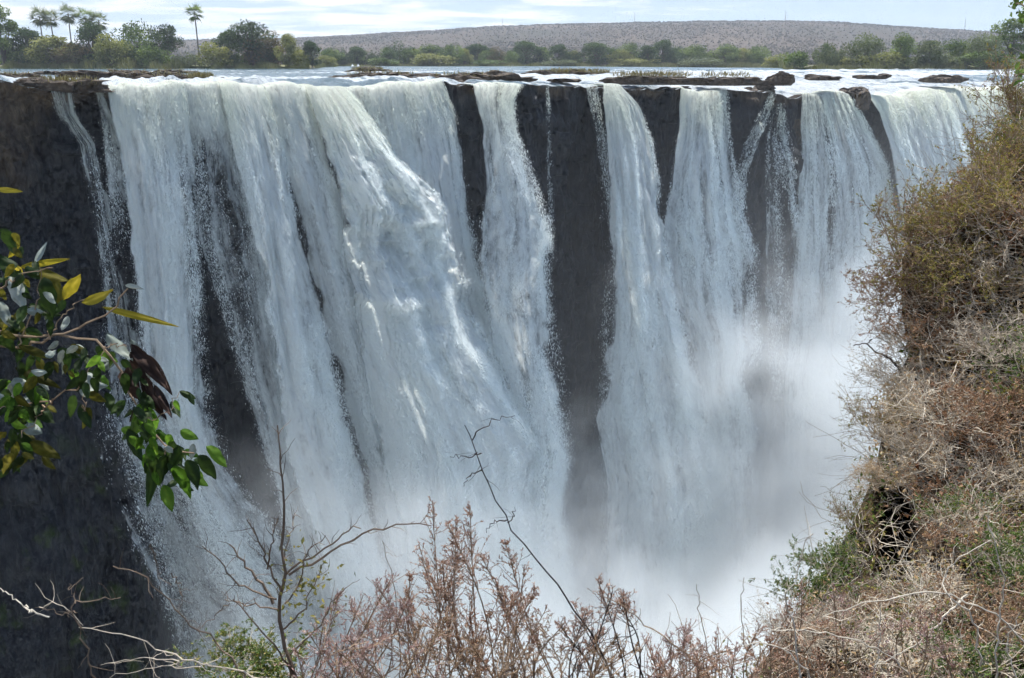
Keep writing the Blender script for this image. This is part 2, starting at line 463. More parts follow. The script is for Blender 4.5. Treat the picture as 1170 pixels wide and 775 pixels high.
# ================================================================== WATERFALLS
m, t = newmat('falling_water')
F = t.attr('flow').outputs['Vector']
cov = t.attr('cov').outputs['Fac']; dep = t.attr('drop').outputs['Fac']
wob = t.n('ShaderNodeTexNoise', ins={'Vector': t.scale(F, (.25, .12, 1)), 'Scale': 1.0, 'Detail': 3})
Fd = t.n('ShaderNodeVectorMath', operation='ADD', ins={0: F, 1: t.scale(wob.outputs['Color'], (1.6, 4.0, 0))}).outputs[0]
st = t.noise(t.scale(Fd, (1.0, .04, 1)), 1, 5, .6)
gr = t.noise(t.scale(Fd, (1.9, .6, 1)), 1, 5, .75)
cl = t.noise(t.scale(Fd, (.5, .14, 1)), 1, 5, .65)
nn = t.math('ADD', t.math('ADD', t.math('MULTIPLY', st, .36), t.math('MULTIPLY', gr, .34)), t.math('MULTIPLY', cl, .30))
thr = t.math('SUBTRACT', .72, t.math('MULTIPLY', cov, .40))
al = t.mapr(nn, t.math('SUBTRACT', thr, .03), t.math('ADD', thr, .24))
gl = t.mapr(dep, 1.0, 9.0)
c = t.mix(gl, (.84, .87, .76, 1), (.82, .86, .845, 1))
hg = t.math('ADD', t.math('MULTIPLY', gr, .8), t.math('MULTIPLY', st, .7))
bmp = t.n('ShaderNodeBump', ins={'Strength': .8, 'Distance': .6, 'Height': hg})
df = t.n('ShaderNodeBsdfDiffuse', ins={'Color': c, 'Normal': bmp.outputs[0]})
tl = t.n('ShaderNodeBsdfTranslucent', ins={'Color': c, 'Normal': bmp.outputs[0]})
mx = t.n('ShaderNodeMixShader', ins={0: .55, 1: df.outputs[0], 2: tl.outputs[0]})
gs = t.n('ShaderNodeBsdfGlossy', ins={'Roughness': .35, 'Color': (1, 1, 1, 1), 'Normal': bmp.outputs[0]})
mx = t.n('ShaderNodeMixShader', ins={0: .04, 1: mx.outputs[0], 2: gs.outputs[0]})
tp = t.n('ShaderNodeBsdfTransparent')
mx = t.n('ShaderNodeMixShader', ins={0: al, 1: tp.outputs[0], 2: mx.outputs[0]})
t.out(mx.outputs[0]); M_FALL = m

m, t = newmat('water_spray')
gl = t.attr('tint').outputs['Fac']
c = t.mix(gl, (.88, .90, .80, 1), (.87, .91, .895, 1))
df = t.n('ShaderNodeBsdfDiffuse', ins={'Color': c}); tl = t.n('ShaderNodeBsdfTranslucent', ins={'Color': c})
mx = t.n('ShaderNodeMixShader', ins={0: .5, 1: df.outputs[0], 2: tl.outputs[0]})
t.out(mx.outputs[0]); M_SPRAY = m

def spray(o, p, u, v, h, cov, per_m2, seed, edge_spread=1.0, size=1.0):
    r = np.random.default_rng(500 + seed)
    c = p[:-1, :-1]
    e1 = p[1:, :-1] - c; e2 = p[:-1, 1:] - c
    area = np.linalg.norm(np.cross(e1, e2), axis=2)
    clump = np.clip(.55 + 1.5 * fbm(u * .8, v * .10, seed=300 + seed, octv=4) + .5 * fbm(u * 1.6, v * .6, seed=301 + seed, octv=3), .03, 1.8)[:-1, :-1]
    wgt = (area * np.clip(cov[:-1, :-1], .0, 1.2) ** 1.3 * clump * sst(-.5, 1.5, v[:-1, :-1]) * (.85 + .15 * sst(0, 10, h[:-1, :-1]))).ravel()
    cs = np.cumsum(wgt); N = int(cs[-1] * per_m2)
    k = np.searchsorted(cs, r.random(N) * cs[-1]); k = np.clip(k, 0, len(wgt) - 1)
    e1, e2, c0 = e1.reshape(-1, 3)[k], e2.reshape(-1, 3)[k], c.reshape(-1, 3)[k]
    hh = h[:-1, :-1].ravel()[k]
    pos = c0 + e1 * r.random((N, 1)) + e2 * r.random((N, 1))
    sd_ = (.05 + .013 * np.minimum(hh, 40)) * edge_spread; lat = r.normal(size=N)
    pos = pos + TV * (lat * sd_)[:, None] + NV * (np.abs(r.normal(size=N)) * sd_ * 1.2 + .05)[:, None]
    d = e1 / (np.linalg.norm(e1, axis=1, keepdims=True) + 1e-9) + r.normal(size=(N, 3)) * .24
    side = NV + r.normal(size=(N, 3)) * .75
    Ls = (.15 + .0012 * np.minimum(hh, 45)) * np.clip(np.linalg.norm(pos - CAM, axis=1) / 120, .72, 1.25) * np.exp(r.normal(size=N) * .4) * size / (1 + .5 * lat ** 2)
    d = d / np.linalg.norm(d, axis=1, keepdims=True); sv = np.cross(d, side); sv = sv / np.linalg.norm(sv, axis=1, keepdims=True)
    wv = sv * (Ls * (.16 + .2 * r.random(N)))[:, None]; lv = d * Ls[:, None]
    globals().__setitem__('NSH', globals().get('NSH', 0) + N)
    b = MB(); b.add(np.stack([pos - wv * .5, pos + wv * .5, pos + lv], 1).reshape(-1, 3), np.arange(3 * N).reshape(N, 3), np.repeat(sst(1, 9, hh), 3))
    return b.build('spray', M_SPRAY, o)

def tab(s):
    a = np.array([[float(q) for q in p.split(':')] for p in s.split()]); return a[:, 0], a[:, 1]

def fall(label, L, R, ybot, dens=1.0, v=3.0, edge=1.2, amp=.7, bill=0.0, lift=.35, dark=0.0, seed=0, top=True, wid=None, step=1.6, fade=None, round_=.3, sp=260, spread=1.0):
    ybot = max(ybot, 790) if fade is None and ybot > 600 else ybot
    ly, lx = tab(L); ry, rx = tab(R)
    y0 = min(ly[0], ry[0])
    wmax = np.max(np.interp(np.linspace(y0, ybot, 40), ry, rx) - np.interp(np.linspace(y0, ybot, 40), ly, lx))
    na = max(7, int(wmax / step)); nr = int((ybot - y0) / 2.0)
    a = np.linspace(0, 1, na)[None, :]; r = (np.linspace(0, 1, nr) ** 1.15)[:, None]
    pxt = lx[0] + a * (rx[0] - lx[0])
    yt = np.where(top, lip_y(pxt), y0)
    py = yt + r * (ybot - yt)
    px = np.interp(py, ly, lx) * (1 - a) + np.interp(py, ry, rx) * a
    k = 1 - round_ * np.abs(2 * a - 1) ** 2.2
    out = np.zeros_like(px)
    for it in range(14):
        p = hit(px, py, out)
        s = (p - P0) @ TV; h = np.maximum(lip_z(s) - p[..., 2], 0)
        thr = v * np.sqrt(2 * h / 9.8) * k
        tgt = np.maximum(thr, rock_out(s, p[..., 2]) * sst(0, 2, h) + lift * sst(-.2, 1.5, h))
        out = out * .4 + tgt * .6
    p = hit(px, py, out)
    s = (p - P0) @ TV; h = np.maximum(lip_z(s) - p[..., 2], 0)
    wm = np.linalg.norm(p[:, -1] - p[:, 0], axis=1)
    u = a * np.mean(wm) + seed * 37.3 + 0 * py
    vv = np.concatenate([np.zeros((1, na)), np.cumsum(np.linalg.norm(np.diff(p, axis=0), axis=2), 0)], 0)
    big = fbm(u * .45, vv * .03, seed=100 + seed, octv=3) * .7 + fbm(u * 1.1, vv * .16, seed=101 + seed, octv=4) * .45
    if bill:
        big = big * .5 + bill * (.25 + .75 * sst(38, 14, h)) * (billow(p[..., 0] * .16, p[..., 2] * .13 + vv * .01, p[..., 1] * .16, 6, .6, seed=102) * 1.1 - .3)
    p = p + NV * (big * amp * (1 - (.55 if bill else .25) * sst(18, 42, h)) * sst(0, 14, h) + .12 * fbm(u * 1.3, vv * .4, seed=103) * sst(0, 2, h))[..., None]
    d_edge = np.minimum(a, 1 - a) * wm[:, None]
    es = edge * (.35 + .65 * sst(0, 30, h)) * (1 + .8 * fbm(vv * .25, np.where(a > .5, 9., 2.) + 0 * py, seed=104 + seed))
    cov = dens * np.clip(.12 + .88 * sst(0, 1, d_edge / np.maximum(es, .15)), 0, 1)
    if dark: cov = cov - dark * sst(.0, .5, fbm(u * .3, vv * .012, seed=105 + seed, octv=3)) * sst(0, 10, h)
    if fade is not None: cov = cov * sst(fade[1], fade[0], py)
    if top:
        up = np.array([5.5, 3.2, 1.6, .6])
        lipv = p[:1]
        pre = lipv - NV * up[:, None, None]
        pre[..., 2] = lip_z(s[:1]) + np.array([-.25, .06, .12, .08])[:, None]
        p = np.concatenate([pre, p], 0)
        u = np.concatenate([np.repeat(u[:1], 4, 0), u], 0); vv = np.concatenate([-up[:, None] + 0 * u[:4], vv], 0)
        cov = np.concatenate([np.repeat(cov[:1], 4, 0), cov], 0); h = np.concatenate([np.repeat(h[:1] * 0, 4, 0), h], 0)
    o = grid_obj('waterfall', p, M_FALL, attrs={'cov': cov, 'drop': h}, uv=np.stack([u, vv], -1))
    spray(o, p, u, vv, h, cov, sp, seed, spread)
    tag(o, label, 'waterfall', 'white cascades pouring over the cliff')
    return o

fall('narrow cascade stepping down the dark cliff, the one at the far left end', '103:50 130:60 165:86 220:96 300:108 400:112 470:104 530:112 600:140 680:178 775:210',
     '103:86 130:88 165:112 220:126 300:142 400:170 470:195 530:235 600:290 680:330 775:400', 800, dens=.78, v=.7, edge=1.6, amp=.3, dark=.35, seed=1, sp=130)
fall('thin trickle between the narrow left cascade and the broad curtain', '98:104 125:110 160:114 230:122 320:130', '98:119 125:127 160:140 230:150 320:160', 340, dens=.72, v=1.0, edge=.8, amp=.2, seed=2, fade=(200, 330))
fall('broad white curtain right of the thin left trickle', '98:118 150:126 200:138 300:150 380:156 450:162 550:185 650:230 775:290', '98:214 150:222 200:228 270:234 380:240 450:240 520:262 600:312 700:380 775:420', 800, dens=1.08, v=2.4, amp=.8, edge=1.2, dark=.25, seed=3)
fall('sparse streaky curtain with dark rock showing through it', '98:204 200:216 280:228 380:258 450:278 520:300 600:325 700:350', '98:262 150:280 230:298 320:313 420:324 520:345 600:374 700:402', 780, dens=1.04, v=2.0, amp=.6, edge=.5, dark=.34, seed=4, sp=190)
fall('thick bright shaft of water beside the sparse streaky curtain', '98:248 140:258 200:272 300:290 400:302 500:318 600:345 700:380', '98:306 150:322 200:334 300:356 400:386 500:410 600:434 700:466', 780, dens=1.12, v=3.4, amp=1.1, edge=1.2, dark=.12, seed=5)
fall('dense grey-white curtain just left of the billowing jet', '98:298 150:312 250:340 400:376 550:420 700:450', '98:356 150:372 250:396 400:426 550:460 700:490', 780, dens=1.05, v=2.8, amp=1.0, edge=1.2, dark=.2, seed=6)
fall('broad curtain behind the billowing jet, ending at a dark buttress', '97:390 150:400 300:420 450:450 650:480', '94:507 130:521 180:531 240:537 300:546 350:558 450:580 650:610', 680, dens=1.05, v=2.6, amp=.9, edge=.9, dark=.15, seed=8)
fall('huge billowing jet of white water flung out from the lip', '99:346 150:362 250:385 400:408 550:440 700:470', '99:396 120:418 150:438 180:462 215:494 240:520 262:522 300:530 350:546 400:570 450:600 500:636 522:650 560:640 620:650 700:660', 760, dens=1.15, v=5.2, amp=2.6, bill=1.1, edge=1.6, seed=7, step=1.3, round_=.45)
fall('ragged cascade leaning right between the two tall dark buttresses', '97:538 150:550 200:550 250:542 300:538 400:556 500:585 650:600', '97:601 112:590 150:592 200:610 250:628 290:631 330:626 400:637 470:648 520:652 560:640 650:630', 690, dens=.98, v=4.2, amp=1.0, edge=1.9, dark=.3, seed=9)
fall('hair-thin thread of water down the widest dark buttress', '97:622 200:624 350:626', '97:627 200:629 350:630', 365, dens=.66, v=1.2, edge=.3, amp=.05, lift=.5, seed=10, fade=(180, 360))
fall('slender veil clinging to the edge of the widest dark buttress', '99:668 150:679 200:683 300:688 400:682 500:684 650:680', '99:685 150:692 200:696 300:703 400:707 500:714 650:715', 680, dens=.68, v=1.6, edge=.8, amp=.3, dark=.2, seed=11)
fall('arching white cascade right of the widest dark buttress', '99:687 150:690 200:693 300:695 400:688 480:680 560:690 680:690', '99:713 120:731 160:746 200:753 270:764 330:772 400:792 480:816 560:832 680:840', 700, dens=1.08, v=3.8, amp=1.2, edge=1.5, seed=12)
fall('straight white cascade falling from a notch, left of the lumpy buttress', '104:776 150:774 200:764 260:754 330:758 400:782 480:800 680:815', '104:832 150:836 200:843 240:851 280:861 330:862 400:864 430:852 500:862 680:872', 700, dens=.98, v=3.0, amp=1.0, edge=1.5, dark=.2, seed=13)
fall('thin slanting trickle across the top of the lumpy buttress', '104:877 130:866 165:848 200:836 260:830 330:840', '104:888 130:880 165:866 200:852 260:848 330:862', 340, dens=.68, v=.3, edge=.6, amp=.1, lift=.7, seed=14, fade=(240, 335))
fall('lacy trickles splashing down the front of the lumpy buttress', '118:880 165:874 210:872 260:872 330:872 440:876', '118:896 165:904 210:918 260:926 330:930 440:934', 455, dens=.66, v=.3, edge=1.0, amp=.15, lift=.6, dark=.3, seed=15, top=False)
fall('smooth veil of water right of the lumpy buttress', '108:915 200:911 300:905 400:898 450:893 600:890 680:890', '107:972 130:986 190:1014 260:1022 400:1024 680:1030', 700, dens=.92, v=2.2, amp=.6, edge=1.0, dark=.35, seed=16)
fall('broad pale cascade vanishing behind the bushy slope', '107:990 130:1004 195:1023 300:1040 680:1060', '100:1190 200:1215 680:1290', 700, dens=1.15, v=5.0, amp=1.4, edge=.8, dark=.05, seed=17, step=2.2)

# ---- mist filling the gorge
m, t = newmat('spray_mist')
tc = t.n('ShaderNodeTexCoord').outputs['Object']
sx = t.n('ShaderNodeSeparateXYZ', ins={0: tc})
z = sx.outputs[2]
n1 = t.noise(t.scale(tc, (.028, .028, .034)), 1, 5, .6)
n2 = t.noise(t.scale(tc, (.09, .09, .075)), 1, 5, .62)
nz = t.math('ADD', t.math('MULTIPLY', n1, .65), t.math('MULTIPLY', n2, .35))
def mistf(y):
    pass
# local axes: x along the wall, y out of the wall, z up
top = t.mapr(sx.outputs[0], 22, 100, -73.0, -60.0)
nzc = t.math('ADD', t.mapr(n1, .34, .66, -19.0, 19.0, 'LINEAR'), t.mapr(n2, .34, .66, -11.0, 11.0, 'LINEAR'))
hz = t.mapr(t.math('SUBTRACT', z, nzc), top, t.math('ADD', top, 30.0), 1.0, 0.0)
dens = t.math('MULTIPLY', hz, .07)
veil = t.math('MULTIPLY', t.mapr(z, 6.0, -45.0), t.math('MULTIPLY', t.mapr(sx.outputs[0], 35, 120, .0008, .0055), t.mapr(nz, .3, .65, .4, 1.3)))
dens = t.math('ADD', dens, veil)
dens = t.math('MULTIPLY', dens, t.mapr(sx.outputs[1], 63, 46))
dens = t.math('MULTIPLY', dens, t.mapr(sx.outputs[0], -2, 26))
pv = t.n('ShaderNodeVolumePrincipled', ins={'Color': (.955, .978, .978, 1), 'Density': dens, 'Anisotropy': .25})
t.out(None, pv.outputs[0])
b = MB()
x0, x1, y0, y1, z0, z1 = -45, 190, -.5, 64, -96, 7
V = np.array([[x, y, zz] for zz in (z0, z1) for y in (y0, y1) for x in (x0, x1)])
b.add(V, np.array([[0, 2, 3, 1], [4, 5, 7, 6], [0, 1, 5, 4], [2, 6, 7, 3], [0, 4, 6, 2], [1, 3, 7, 5]]))
o = b.build('mist', m); o.location = Vector(P0); o.rotation_euler = (0, 0, math.atan2(TV[1], TV[0]))
# the out axis of the rotated frame points away from the viewer: flip it
o.scale = (1, -1, 1)
tag(o, 'white spray mist rising from the foot of the falls', 'mist', kind='stuff')
M_MIST = m

# ---- air
m, t = newmat('haze_air')
pv = t.n('ShaderNodeVolumePrincipled', ins={'Color': (.80, .86, .95, 1), 'Density': 1.3e-4, 'Anisotropy': .2})
t.out(None, pv.outputs[0])
b = MB()
x0, x1, y0, y1, z0, z1 = -2700, 4000, -60, 4450, -103, 190
V = np.array([[x, y, zz] for zz in (z0, z1) for y in (y0, y1) for x in (x0, x1)])
b.add(V, np.array([[0, 2, 3, 1], [4, 5, 7, 6], [0, 1, 5, 4], [2, 6, 7, 3], [0, 4, 6, 2], [1, 3, 7, 5]]))
tag(b.build('haze', m), 'pale air haze over the distant hills', 'haze', kind='stuff')
# ================================================================== RIVER ROCKS
m, t = newmat('river_rock')
tc = t.n('ShaderNodeTexCoord').outputs['Object']
gm = t.n('ShaderNodeNewGeometry').outputs['Position']
n1 = t.noise(t.scale(gm, (.5, .5, .5)), 1, 6, .65); n2 = t.noise(t.scale(gm, (2.2, 2.2, 2.2)), 1, 5, .65)
nn = t.math('ADD', t.math('MULTIPLY', n1, .5), t.math('MULTIPLY', n2, .5))
c = t.ramp(nn, [(.32, (.012, .009, .007)), (.47, (.045, .031, .021)), (.58, (.10, .072, .046)), (.72, (.21, .165, .11))])
bmp = t.n('ShaderNodeBump', ins={'Strength': 1.0, 'Distance': .4, 'Height': nn})
b = t.n('ShaderNodeBsdfPrincipled', ins={'Base Color': c, 'Roughness': .7, 'Specular IOR Level': .3, 'Normal': bmp.outputs[0]})
t.out(b.outputs[0]); M_ROCK = m
M_DRYGRASS = mat_leaf('dry_grass', [(0, (.10, .085, .03)), (.5, (.22, .19, .07)), (1, (.30, .26, .13))], .3)

def river_rock(px0, px1, pt, pb, label, cat='rock', deep=1.0, grass=0, depth=None, seed=0, zb=None, rough=.55, face=0):
    cx = (px0 + px1) / 2
    d0 = depth or min(2.5 / max((pb - 70) / FPX, .004), 320)
    ld = hit(np.array([cx]), lip_y(np.array([cx])))[0, 1]
    d0 = max(d0, ld + .4)
    p0 = at(cx, pb, d0)
    if zb is not None: p0[2] = zb
    rx = (px1 - px0) / 2 / FPX * d0 * 1.06; rz = max((pb - pt) / FPX * d0 * 1.2, .45); ry = max(rx * .45 * deep, rz)
    nu, nv = 72, 26
    u = np.linspace(0, 2 * math.pi, nu, endpoint=False)[None]; v = np.linspace(-.55, math.pi / 2, nv)[:, None]
    x, y, z = np.cos(u) * np.cos(v), np.sin(u) * np.cos(v), np.sin(v) + 0 * u
    X, Y = x * rx, y * ry
    k = 1 + rough * fbm(x * 1.6 * max(1, rx / 6) + seed, y * 1.6, z * 1.4, 5, .58, seed=200 + seed) - .25 * np.abs(vnoise(x * 5 + seed, y * 5, z * 3, seed=201))
    zz = np.sign(z) * np.abs(z) ** .6
    hprof = .55 + .55 * vnoise(X * .35 + seed, Y * .35, 0, seed=203) + .35 * vnoise(X * 1.1, Y * 1.1, 0, seed=204)
    Z = zz * rz * np.where(z > 0, np.clip(hprof, .12, 1.15) * (1 + .25 * (k - 1)), 1.0 + face)
    V = np.stack([X * k, Y * k, Z], -1)
    idx = np.arange(nu * nv).reshape(nv, nu)
    f = np.stack([idx[:-1], np.roll(idx[:-1], -1, 1), np.roll(idx[1:], -1, 1), idx[1:]], -1).reshape(-1, 4)
    b = MB(); b.add(V.reshape(-1, 3), f)
    o = b.build('river_rock', M_ROCK, smooth=False)
    o.location = Vector(p0); o.rotation_euler = (0, 0, random.uniform(-.1, .1) + math.atan2(-cx + CX, FPX) * .6)
    tag(o, label, cat, 'rocks breaking the river above the falls')
    if grass:
        r = np.random.default_rng(seed + 900); n = grass
        a = r.random(n) * 6.28; q = np.sqrt(r.random(n)) * .75
        cpos = np.stack([np.cos(a) * q * rx, np.sin(a) * q * ry, rz * (.35 + .3 * r.random(n)) * np.sqrt(1 - q ** 2) - .1], 1)
        dr = r.normal(size=(n, 3)) * .45 + [0, 0, 1]
        g = MB(); g.leaves(cpos, dr, r.normal(size=(n, 3)), .5 + .5 * r.random(n), .10, .2, col=r.random(n))
        g.build('grass', M_DRYGRASS, o)
    return o
RK = [
 (-20, 44, 85, 91, 'brown rock shelf on top of the dark cliff at the far left edge', dict(grass=250, deep=.5)),
 (30, 118, 91, 99, 'brown ledge with a yellow tuft, overhanging the narrow left cascade', dict(deep=.35, grass=320, depth=86)),
 (44, 66, 81, 84, 'small flat rock standing alone in open river at the left', {}),
 (84, 236, 81.5, 90.5, 'longest low brown rock ledge across the river on the left', dict(deep=.18, grass=200)),
 (126, 152, 79.5, 82.5, 'low dark rock behind the long left ledge', {}),
 (176, 214, 79, 82.5, 'flat brown rock between the long left ledge and the lone palm', dict(grass=120)),
 (214, 246, 86, 91.5, 'small grassy rock at the right tip of the long left ledge', dict(grass=600)),
 (398, 442, 77, 82, 'straw-topped rock near the white tents', dict(grass=900)),
 (388, 482, 82, 88.5, 'broad brown rock in midstream upstream of the big jet', dict(deep=.3, grass=150)),
 (378, 402, 86.5, 89, 'thin dark rock sliver beside the broad midstream rock', {}),
 (486, 604, 83, 91, 'long brown ledge upstream of the first tall buttress', dict(deep=.3, grass=200)),
 (499, 545, 91, 98, 'dark rock cap crowning the first tall buttress', dict(deep=.6, depth=116, face=.6)),
 (556, 566, 94, 100, 'little rock tooth splitting the top of the ragged cascade', dict(depth=121, face=2)),
 (606, 706, 79.5, 86, 'grassy brown ledge far upstream of the widest buttress', dict(deep=.3, grass=800)),
 (588, 690, 94, 99, 'flat dark rock cap along the widest buttress', dict(deep=.25, depth=127, face=.6)),
 (628, 662, 88.5, 91.5, 'small brown rock in foam above the widest buttress', {}),
 (690, 800, 83, 90.5, 'wide low ledge of brown rock with straw grass in midriver', dict(deep=.3, grass=500)),
 (713, 776, 94, 100.5, 'dark rock cap between the arching cascade and the straight cascade', dict(deep=.4, depth=133, face=.6)),
 (794, 862, 83, 91, 'brown rock ledge upstream of the notch of the straight cascade', dict(deep=.4, grass=200)),
 (829, 882, 93, 106, 'big rounded rock topping the lumpy buttress', dict(deep=.7, depth=141, face=1.2)),
 (878, 906, 83, 91, 'dark blunt rock just upstream of the lumpy buttress', dict(deep=.8)),
 (888, 917, 106, 122, 'knobbly rock shoulder at the right of the lumpy buttress', dict(depth=145, face=1.5, zb=-4.8)),
 (962, 992, 98, 108, 'tilted dark rock wedge between the two right-hand veils', dict(depth=149, deep=1.2, face=1)),
 (1014, 1042, 96, 99, 'dark rock awash in the right rapids', dict(depth=170)),
 (1058, 1098, 86.5, 91, 'low rock beyond the white rapids at the right', {}),
 (925, 962, 85.5, 89, 'low brown rock at the far side of the right rapids', {}),
 (980, 1012, 84, 87.5, 'small hazy rock by the reeds on the right bank', {}),
]
for i, (a, b_, c_, d_, lab, kw) in enumerate(RK): river_rock(a, b_, c_, d_, lab, seed=i + 1, **kw)

# ================================================================== FAR TREES
FOL = {
 'dark': [(0, (.018, .030, .014)), (.5, (.040, .068, .024)), (1, (.085, .12, .04))],
 'mid': [(0, (.03, .05, .016)), (.5, (.10, .145, .038)), (1, (.21, .26, .07))],
 'olive': [(0, (.06, .07, .02)), (.5, (.17, .18, .05)), (1, (.30, .30, .10))],
 'brown': [(0, (.035, .038, .014)), (.5, (.085, .072, .028)), (1, (.17, .115, .05))],
 'pale': [(0, (.05, .065, .03)), (.5, (.10, .125, .055)), (1, (.16, .18, .085))],
}
M_FOL = {k: mat_leaf('foliage_' + k, [(a_, tuple(min(q * 1.3, .6) for q in c_)) for a_, c_ in v], .45) for k, v in FOL.items()}
M_TRUNK = mat_bark('tree_bark', (.035, .027, .02, 1), (.15, .12, .09, 1), scale=2)

def make_tree(kind, name, seed, H=10., Wd=10., trunk=.28, lobes=22, n=3600, leaf=.36, low=False):
    r = np.random.default_rng(seed)
    root = empty(name)
    cz = H * (.62 if not low else .48); rz = H * (.38 if not low else .5)
    b = MB(); tk = MB()
    cs = []
    for i in range(lobes):
        a = r.random() * 6.28; e = r.uniform(-.75, 1); q = r.uniform(.45, 1.0)
        k = math.sqrt(max(0, 1 - e * e)) * q
        cs.append((math.cos(a) * k * Wd * .42, math.sin(a) * k * Wd * .42, cz + e * rz * .82, r.uniform(.13, .26) * Wd, r.uniform(-.3, .3)))
    per = n // lobes
    for (x, y, z, R, tv) in cs:
        u = r.normal(size=(per, 3)); u /= np.linalg.norm(u, axis=1, keepdims=True)
        q = r.random(per) ** .25
        p = np.array([x, y, z]) + u * (q * R)[:, None] * [1, 1, .72]
        p[:, 2] = np.maximum(p[:, 2], .15)
        d = u * .6 + r.normal(size=(per, 3)) * .7
        b.leaves(p, d, r.normal(size=(per, 3)), leaf * (1.0 + r.random(per)), leaf * (.7 + .5 * r.random(per)), .2, col=np.clip(.45 + tv + r.normal(size=per) * .16, 0, 1))
        mid = np.array([x * .35, y * .35, z * .55])
        tk.tube([[x * .03, y * .03, H * .12], mid, [x, y, z]], trunk * .4, trunk * .1, 4, 6)
    tk.tube([[0, 0, -.6], [.05 * H * r.uniform(-1, 1), 0, H * .25], [0, .04 * H * r.uniform(-1, 1), H * .6]], trunk, trunk * .45, 7, 7)
    b.build('crown', M_FOL[kind], root); tk.build('trunk', M_TRUNK, root)
    return root

def make_palm(seed, H=16., fr=2.6, n=30):
    r = np.random.default_rng(seed); root = empty('palm_tree')
    tk = MB(); top = np.array([r.uniform(-.5, .5), 0, H])
    tk.tube([[0, 0, -.5], [top[0] * .3, 0, H * .5], top], .30, .2, 8, 10); tk.build('trunk', mat_bark('palm_bark', (.07, .06, .05, 1), (.2, .18, .15, 1), scale=3) if 'palm_bark' not in bpy.data.materials else bpy.data.materials['palm_bark'], root)
    b = MB()
    for i in range(n):
        a = i * 2.4 + r.random() * .4; el = r.uniform(-1.15, 1.2)
        dv = np.array([math.cos(a) * math.cos(el), math.sin(a) * math.cos(el), math.sin(el)])
        st = top + dv * fr * .45
        b.tube([top, top + dv * fr * .3, st], .035, .025, 3)
        m_ = 15
        fan = np.linspace(-1.5, 1.5, m_)
        sd2 = np.cross(dv, [0, 0, 1.]); sd2 /= np.linalg.norm(sd2) + 1e-6
        dd = dv[None] * np.cos(fan)[:, None] + sd2[None] * np.sin(fan)[:, None] - np.array([0, 0, .35])[None] * np.abs(np.sin(fan))[:, None]
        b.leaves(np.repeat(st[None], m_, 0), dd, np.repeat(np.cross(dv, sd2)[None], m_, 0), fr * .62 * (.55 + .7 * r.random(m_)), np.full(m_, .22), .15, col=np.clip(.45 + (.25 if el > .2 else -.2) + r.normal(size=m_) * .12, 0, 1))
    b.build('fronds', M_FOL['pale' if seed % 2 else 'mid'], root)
    return root

PROT = {}
def proto(kind, shape):
    k = (kind, shape)
    if k not in PROT:
        i = len(PROT)
        if shape == 'bush': o = make_tree(kind, 'bush', 60 + i, 5, 8, .1, 18, 2200, .3, True)
        elif shape == 'tall': o = make_tree(kind, 'tree', 60 + i, 14, 9, .3, 20, 3600, .34)
        elif shape == 'wide': o = make_tree(kind, 'tree', 60 + i, 10, 13, .34, 24, 4200, .36, True)
        else: o = make_tree(kind, 'tree', 60 + i, 10, 10, .3, 22, 3800, .34, True)
        PROT[k] = [o, False, {'bush': (5, 8), 'tall': (14, 9), 'wide': (10, 13), 'round': (10, 10)}[shape]]
    return PROT[k]

